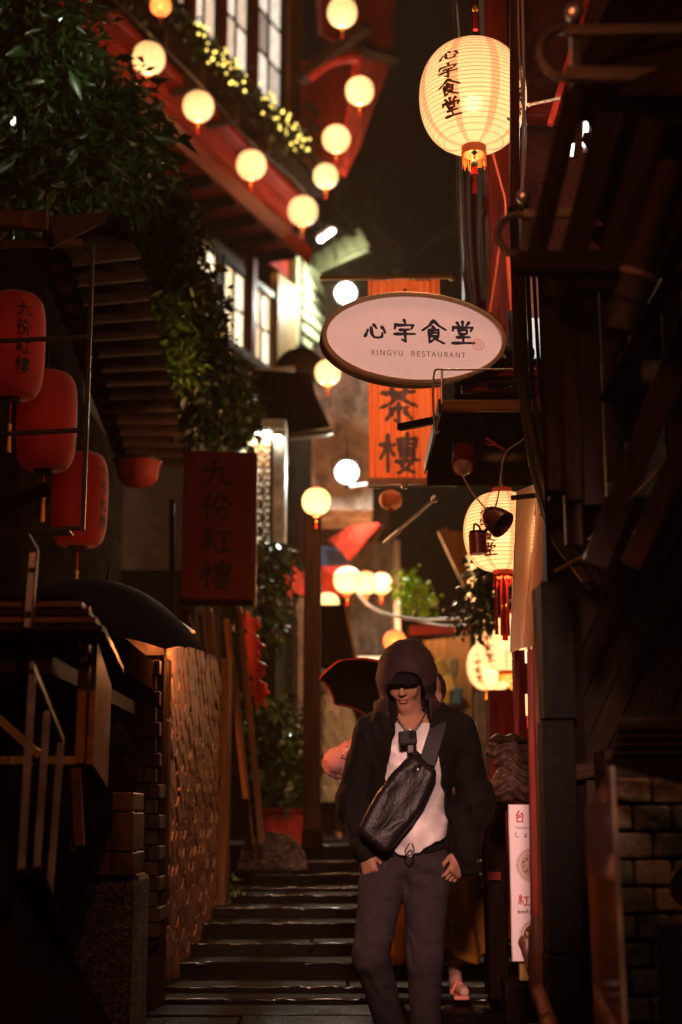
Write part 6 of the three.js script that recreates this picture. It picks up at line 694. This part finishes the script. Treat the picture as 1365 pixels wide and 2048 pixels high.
  lpart(t, 'trousers', skin(tr, [-0.32, 0.02, -0.16], [0.18, 1.02, 0.28], 0.009), S([0.045, 0.035, 0.039], 0.85, { map: T.cloth })); lpart(t, 'belt', new THREE.TorusGeometry(0.16, 0.012, 6, 40).rotateX(Math.PI / 2).scale(1.06, 1.6, 0.76).translate(-0.052, 0.962, 0.0), M.blackMetal);
  const shoe = (a, yaw) => { const c = Math.cos(yaw), s = Math.sin(yaw); return skin((x, y, z) => { const X0 = x - a[0], Z0 = z - a[2], X = X0 * c - Z0 * s, Z = X0 * s + Z0 * c, Y = y - a[1] + 0.1; let d = smin(cap(X, Y, Z, [0, 0.035, -0.05], [0, 0.03, 0.14], 0.042, 0.036), cap(X, Y, Z, [0, 0.05, -0.03], [0, 0.1, -0.02], 0.045, 0.045), 0.03); return Math.max(d, -Y); }, [a[0] - 0.16, a[1] - 0.11, a[2] - 0.16], [a[0] + 0.16, a[1] + 0.06, a[2] + 0.24], 0.01); };
  lpart(t, 'shoe', shoe(J.aR, 0.1), M.blackCap); lpart(t, 'shoe', shoe([J.aL[0], 0.13, J.aL[2]], -0.15), M.blackCap);
  // bag across the chest, strap, camera, necklaces
  const leather = PH([0.007, 0.006, 0.007], 0.42, { specularIntensity: 0.26, bumpMap: T.gritBump, bumpScale: 0.0015 }), bagF = (x, y, z) => { const a = [0.03, 1.31, 0.115], b = [-0.205, 0.985, 0.185], d0 = [b[0] - a[0], b[1] - a[1]], L = Math.hypot(...d0), px = x - a[0], py = y - a[1], u = (px * d0[0] + py * d0[1]) / L, v = (px * d0[1] - py * d0[0]) / L * -1, zz = z - lerp(0.135, 0.18, clamp(u / L, 0, 1)), w = 0.05 + 0.036 * Math.sin(clamp(u / L, 0, 1) * Math.PI * 0.8 + 0.2); const q = [Math.abs(u - L / 2) - L / 2 + 0.03, Math.abs(v) - w + 0.02, Math.abs(zz) - 0.032]; const bd = Math.hypot(Math.max(q[0], 0), Math.max(q[1], 0), Math.max(q[2], 0)) + Math.min(Math.max(...q), 0) - 0.03; const wv = Math.sin(u * 17 + v * 31); const w2 = Math.sin(u * 29 - v * 23 + 1.3 * wv); return bd + 0.0036 * Math.sin(v * 52 + u * 5 + 1.4 * wv) * (0.5 + 0.5 * w2) - 0.0022 * Math.max(0, Math.sin(v * 70 - u * 9 + 1.2 * w2) - 0.75) * 4 * (0.4 + 0.6 * Math.sin(u * 31)); };
  const bag = lpart(t, 'bag', skin(bagF, [-0.34, 0.88, 0.04], [0.14, 1.42, 0.3], 0.0058), leather, 'creased black leather sling bag'); lpart(bag, 'zip', tube([V(0.03, 1.26, 0.205), V(-0.08, 1.14, 0.225), V(-0.2, 1.0, 0.24)], 0.004, 24, 5), M.blackMetal); lpart(bag, 'buckle', tube([V(-0.04, 0.99, 0.24), V(-0.028, 0.955, 0.235), V(-0.046, 0.935, 0.23), V(-0.064, 0.955, 0.235)], 0.004, 20, 5, true), M.steel); lpart(bag, 'stud', new THREE.SphereGeometry(0.008, 10, 8).translate(-0.005, 1.275, 0.2), M.steel);
  const strapPts = [V(0.035, 1.3, 0.15), V(0.06, 1.37, 0.142), V(0.085, 1.44, 0.115), V(0.1, 1.5, 0.06), V(0.1, 1.51, -0.04)], sc = new THREE.CatmullRomCurve3(strapPts), sg = [], N = 24; { const P0 = [], X0 = []; for (let i = 0; i <= N; i++) { const p = sc.getPoint(i / N), d = sc.getTangent(i / N), n = V(0, 0.25, 1).normalize(), s2 = V(0, 0, 0).crossVectors(d, n).normalize(); for (const [w, h] of [[-0.034, 0], [-0.034, 0.01], [0.034, 0.01], [0.034, 0]]) { const q = p.clone().addScaledVector(s2, w).addScaledVector(n, h); P0.push(q.x, q.y, q.z); } if (i) for (let k = 0; k < 4; k++) { const a = (i - 1) * 4 + k, b = (i - 1) * 4 + (k + 1) % 4; X0.push(a, b, a + 4, b, b + 4, a + 4); } } const g = new THREE.BufferGeometry(); g.setAttribute('position', new THREE.Float32BufferAttribute(P0, 3)); g.setIndex(X0); sg.push(g.toNonIndexed()); } sg[0].computeVertexNormals(); lpart(t, 'strap', sg[0], PH([0.014, 0.011, 0.012], 0.65, { specularIntensity: 0.4 }));
  const cam = lpart(t, 'action_camera', rbx(0.078, 0.056, 0.036, 0.008).rotateZ(0.08).translate(-0.047, 1.402, 0.19), S([0.01, 0.01, 0.011], 0.5)); lpart(cam, 'lens', disc(V(-0.03, 1.412, 0.21), V(0, 0, 1), 0.014, 0.008), PH([0.01, 0.01, 0.015], 0.05, { clearcoat: 1 })); lpart(cam, 'mount', [rbx(0.03, 0.045, 0.025, 0.005).translate(-0.035, 1.362, 0.18), rod(V(-0.03, 1.36, 0.18), V(0.01, 1.33, 0.165), 0.008)], M.blackMetal);
  const neckl = (y, r, z) => tube([V(-0.095, 1.53, 0.02), V(-0.085, 1.49, 0.075), V(-0.03, y, z), V(0.025, 1.49, 0.075), V(0.045, 1.53, 0.01)], r, 40, 5); lpart(t, 'necklace', neckl(1.42, 0.0022, 0.128), M.steel); lpart(t, 'necklace', neckl(1.438, 0.0018, 0.122), M.steel);
}
{ // the woman under the black umbrella, mostly hidden by the walker
  const t = thing('person', 'person in pink patterned jacket and ochre skirt, mostly hidden behind the hooded walker', 'person', V(rz(855, 1985, 7.3).x, 0.03, -7.3)), sk = [0.5, 0.28, 0.2];
  const hd = [0.03, 1.47, 0.0], f = (x, y, z) => { let d = headField(x - hd[0], y - hd[1], z - hd[2]); d = smin(d, cap(x, y, z, [0.03, 1.4, -0.02], [0.02, 1.25, -0.02], 0.045, 0.055), 0.03); d = smin(d, cap(x, y, z * 1.3, [0.01, 1.2, 0], [0, 0.85, 0], 0.13, 0.12), 0.05); for (const [a, b, c2, r] of [[[-0.16, 1.24, 0], [-0.44, 1.1, 0.05], [-0.22, 1.27, 0.12], 0.045], [[0.17, 1.22, 0], [0.22, 0.98, 0], [0.16, 0.8, 0.06], 0.045]]) d = smin(d, Math.min(cap(x, y, z, a, b, r, 0.038), cap(x, y, z, b, c2, 0.036, 0.027)), 0.03); for (const s of [-1, 1]) { d = smin(d, cap(x, y, z, [s * 0.08, 0.82, 0], [s * 0.09 + 0.03, 0.44, 0.02], 0.075, 0.05), 0.04); d = smin(d, cap(x, y, z, [s * 0.09 + 0.03, 0.44, 0.02], [s * 0.1 + 0.04, 0.08, -0.02], 0.05, 0.032), 0.02); d = smin(d, cap(x, y, z, [s * 0.1 + 0.04, 0.05, -0.03], [s * 0.11 + 0.06, 0.035, 0.14], 0.032, 0.026), 0.02); } return d; };
  const hand = handField([-0.22, 1.27, 0.12], [0.2, 0.95, 0.1], [0.7, 0, 0.7], 1.2, -1);
  lpart(t, 'body', skinGeo([paintPlain(skin(f, [-0.54, -0.02, -0.17], [0.34, 1.62, 0.22], 0.013), sk), paintPlain(skin(hand, [-0.32, 1.21, 0.04], [-0.1, 1.44, 0.24], 0.0055), sk)]), S([1, 1, 1], 0.55, { vertexColors: true }));
  lpart(t, 'hair', skin((x, y, z) => Math.max(ell(x, y, z, [hd[0], hd[1] + 0.03, hd[2] - 0.02], [0.088, 0.1, 0.108]), z - 0.06 - (hd[1] - y) * 0.2), [-0.1, 1.3, -0.16], [0.16, 1.65, 0.12], 0.01), S([0.05, 0.02, 0.014], 0.45));
  const tx = canvasTex(256, 256, (c, w, h) => { c.fillStyle = '#9a6a66'; c.fillRect(0, 0, w, h); for (let i = 0; i < 60; i++) { c.strokeStyle = ['#4a3436', '#b0948e', '#7e5854'][i % 3]; c.lineWidth = rr(2, 7); c.beginPath(); const x = rr(0, w), y = rr(0, h); c.moveTo(x, y); c.quadraticCurveTo(x + rr(-40, 40), y + rr(-20, 20), x + rr(-60, 60), y + rr(-30, 30)); c.stroke(); } }); tx.wrapS = tx.wrapT = THREE.RepeatWrapping; tx.repeat.set(3, 3);
  lpart(t, 'jacket', skin((x, y, z) => { let d = cap(x, y, z * 1.2, [0.01, 1.22, 0], [0, 0.9, 0], 0.155, 0.16); d = Math.max(d, y - 1.38, 0.86 - y); for (const [a, b, c2] of [[[-0.16, 1.25, 0], [-0.44, 1.12, 0.05], [-0.25, 1.25, 0.115]], [[0.17, 1.22, 0], [0.22, 0.98, 0], [0.17, 0.83, 0.05]]]) d = smin(d, smin(cap(x, y, z, a, b, 0.075, 0.07), cap(x, y, z, b, c2, 0.07, 0.05), 0.03), 0.04); return d + 0.006 * Math.sin(y * 60 + x * 50 + z * 20) * Math.sin(x * 33 - z * 40); }, [-0.58, 0.8, -0.2], [0.34, 1.42, 0.24], 0.012), S([1, 1, 1], 0.7, { map: tx }), 'pink and grey patterned jacket');
  lpart(t, 'skirt', skin((x, y, z) => { const k = clamp((0.95 - y) / 0.75, 0, 1), a = Math.atan2(z, x), r = 0.16 + 0.14 * k + (0.012 + 0.02 * k) * Math.sin(a * 9 + 1.2) + 0.01 * k * Math.sin(a * 17); const d = (Math.hypot(x - 0.01, z * 1.15) - r) * 0.8; return Math.max(d, y - 0.95, 0.2 + 0.04 * Math.sin(a * 4 + 2.2) - y); }, [-0.36, 0.12, -0.32], [0.38, 0.98, 0.32], 0.013), S([0.36, 0.15, 0.02], 0.85, { map: T.cloud }), 'ochre pleated skirt');
  for (const s of [-1, 1]) { const x0 = s * 0.1 + 0.045; lpart(t, 'sandal', [rbx(0.075, 0.02, 0.25, 0.008).translate(x0 + 0.01, 0.01, 0.045), tube([V(x0 - 0.035, 0.02, 0.09), V(x0 + 0.0, 0.075, 0.08), V(x0 + 0.05, 0.02, 0.09)], 0.008, 16), tube([V(x0 - 0.03, 0.02, 0.0), V(x0 + 0.0, 0.1, -0.01), V(x0 + 0.04, 0.02, 0.0)], 0.007, 16)], S([0.6, 0.2, 0.16], 0.5)); }
  // her umbrella
  const top = V(t.position.x - 0.2, t.position.y + 1.56, t.position.z + 0.06), u = thing('umbrella', 'black umbrella with a red and white rim held up behind the walker', 'umbrella', top.clone());
  const dir = V(-0.26, -0.9, 0.42).normalize(), q = new THREE.Quaternion().setFromUnitVectors(V(0, -1, 0), dir); canopy(u, 0.31, 0.11, 8, q, PH([0.007, 0.007, 0.008], 0.8, { specularIntensity: 0.2 }), S([0.16, 0.02, 0.02], 0.6)); lpart(u, 'shaft', new THREE.CylinderGeometry(0.005, 0.005, 0.4, 8).translate(0, -0.2, 0).applyQuaternion(q), M.blackMetal); lpart(u, 'handle', new THREE.CylinderGeometry(0.013, 0.013, 0.12, 10).translate(0, -0.42, 0).applyQuaternion(q), M.blackCap);
}
function canopy(u, R, H, n, q, mat, rim) {       // panels between ribs, drooping, with a hem
  for (let i = 0; i < n; i++) { const P0 = [], X0 = [], a0 = i / n * 6.283, a1 = (i + 1) / n * 6.283, m = 8, k = 6; for (let r = 0; r <= m; r++) for (let c = 0; c <= k; c++) { const s = r / m, f = c / k, a = lerp(a0, a1, f), sag = 1 - 0.09 * s * 4 * f * (1 - f); P0.push(Math.cos(a) * R * s * sag, -H * s * s * (1 + 0.0 * f) + 0.02 * s * 4 * f * (1 - f) * s, Math.sin(a) * R * s * sag); if (r && c) { const b = r * (k + 1) + c; X0.push(b, b - 1, b - k - 2, b, b - k - 2, b - k - 1); } } const g = new THREE.BufferGeometry(); g.setAttribute('position', new THREE.Float32BufferAttribute(P0, 3)); g.setIndex(X0); g.computeVertexNormals(); const m2 = mat.clone(); m2.side = THREE.DoubleSide; lpart(u, 'canopy_panel', g.applyQuaternion(q), m2); }
  for (let i = 0; i < n; i++) { const a = i / n * 6.283, pts = [0, 0.4, 0.75, 1].map((s) => V(Math.cos(a) * R * s, -H * s * s - 0.004, Math.sin(a) * R * s)); lpart(u, 'rib', tube(pts, 0.002, 10, 5).applyQuaternion(q), M.blackMetal); }
  lpart(u, 'tip', new THREE.CylinderGeometry(0.004, 0.007, 0.06, 8).translate(0, 0.03, 0).applyQuaternion(q), M.blackCap);
  if (rim) { const pts = []; for (let i = 0; i < n * 6; i++) { const a = i / (n * 6) * 6.283, f = (i % 6) / 6, sag = 1 - 0.09 * 4 * f * (1 - f); pts.push(V(Math.cos(a) * R * sag, -H + 0.02 * 4 * f * (1 - f), Math.sin(a) * R * sag)); } lpart(u, 'hem', tube(pts, 0.007, 120, 5, true).applyQuaternion(q), rim); }
}
{ // dark umbrella standing over the booth on the left
  const top = rz(215, 1160, 6.0), u = thing('umbrella', 'large dark blue umbrella opened behind the booth roof at the left', 'umbrella', top.clone()), q = new THREE.Quaternion().setFromUnitVectors(V(0, 1, 0), V(0.16, 0.97, 0.12).normalize());
  canopy(u, 0.48, 0.24, 8, q, PH([0.007, 0.007, 0.016], 0.9, { specularIntensity: 0.15 })); lpart(u, 'shaft', new THREE.CylinderGeometry(0.006, 0.006, 0.7, 8).translate(0, -0.35, 0).applyQuaternion(q), M.steel); lpart(u, 'handle', new THREE.TorusGeometry(0.035, 0.01, 8, 16, Math.PI).rotateZ(Math.PI).translate(0.035, -0.7, 0).applyQuaternion(q), M.blackCap);
}
{ // figure in a pale raincoat at the top of the stairs
  const t = thing('person', 'person in a shiny pale raincoat standing at the top of the stairs', 'person', V(rz(658, 1688, 12.8).x, 0.68, -12.8)), sk = [0.5, 0.28, 0.2];
  const f = (x, y, z) => { let d = headField(x, y - 1.38, z); d = smin(d, cap(x, y, z, [0, 1.3, -0.02], [0, 1.18, -0.02], 0.045, 0.05), 0.03); d = smin(d, cap(x, y, z * 1.3, [0, 1.12, 0], [0, 0.8, 0], 0.12, 0.11), 0.05); for (const s of [-1, 1]) { d = smin(d, Math.min(cap(x, y, z, [s * 0.14, 1.14, 0], [s * 0.18, 0.92, 0.02], 0.04, 0.035), cap(x, y, z, [s * 0.18, 0.92, 0.02], [s * 0.13, 0.8, 0.14], 0.034, 0.026)), 0.03); d = smin(d, cap(x, y, z, [s * 0.07, 0.78, 0], [s * 0.08, 0.08, s * 0.06], 0.075, 0.036), 0.04); d = smin(d, cap(x, y, z, [s * 0.08, 0.04, s * 0.06], [s * 0.09, 0.035, s * 0.06 + 0.14], 0.034, 0.03), 0.02); } return d; };
  const h1 = handField([0.13, 0.8, 0.14], [-0.2, -0.3, 0.9], [-0.6, -0.6, 0], 0.6, 1), h2 = handField([-0.13, 0.8, 0.14], [0.2, -0.3, 0.9], [0.6, -0.6, 0], 0.6, -1);
  lpart(t, 'body', skinGeo([f].map((q) => paintPlain(skin(q, [-0.26, -0.02, -0.16], [0.26, 1.54, 0.24], 0.015), sk)).concat([h1, h2].map((q, i) => paintPlain(skin(q, [i ? -0.2 : 0.0, 0.68, 0.08], [i ? 0.0 : 0.2, 0.86, 0.32], 0.007), sk)))), S([1, 1, 1], 0.55, { vertexColors: true }));
  lpart(t, 'raincoat', skin((x, y, z) => { const k = clamp((1.2 - y) / 1.0, 0, 1); let d = (Math.hypot(x, z * 1.2) - (0.16 + 0.12 * k + 0.014 * Math.sin(Math.atan2(z, x) * 8))) * 0.85; d = Math.max(d, 0.32 - y, y - 1.2 - 0.05); d = smin(d, ell(x, y, z, [0, 1.18, 0], [0.18, 0.1, 0.13]), 0.05); const h = ell(x, y, z, [0, 1.4, -0.015], [0.115, 0.14, 0.13]); d = smin(d, Math.max(h, -(h + 0.014), -ell(x, y, z, [0, 1.36, 0.13], [0.075, 0.095, 0.09])), 0.03); for (const s of [-1, 1]) d = smin(d, smin(cap(x, y, z, [s * 0.14, 1.14, 0], [s * 0.2, 0.92, 0.02], 0.07, 0.07), cap(x, y, z, [s * 0.2, 0.92, 0.02], [s * 0.14, 0.82, 0.12], 0.07, 0.055), 0.03), 0.03); return d + 0.008 * Math.sin(y * 40 + x * 30) * Math.sin(x * 37 + z * 25); }, [-0.34, 0.28, -0.28], [0.34, 1.58, 0.28], 0.014), PH([0.62, 0.58, 0.46], 0.18, { transmission: 0.35, thickness: 0, clearcoat: 0.6, clearcoatRoughness: 0.1 }), 'shiny translucent raincoat'); lpart(t, 'trousers', skin((x, y, z) => Math.min(cap(x, y, z, [-0.07, 0.7, 0], [-0.08, 0.1, -0.06], 0.085, 0.05), cap(x, y, z, [0.07, 0.7, 0], [0.08, 0.1, 0.06], 0.085, 0.05)), [-0.18, 0.04, -0.16], [0.18, 0.8, 0.16], 0.016), M.blackCap);
  lpart(t, 'hair', skin((x, y, z) => Math.max(ell(x, y, z, [0, 1.41, -0.02], [0.085, 0.095, 0.103]), z - 0.05), [-0.1, 1.28, -0.14], [0.1, 1.53, 0.08], 0.012), M.blackCap);
}
shade(scene);
renderer.render(scene, camera);
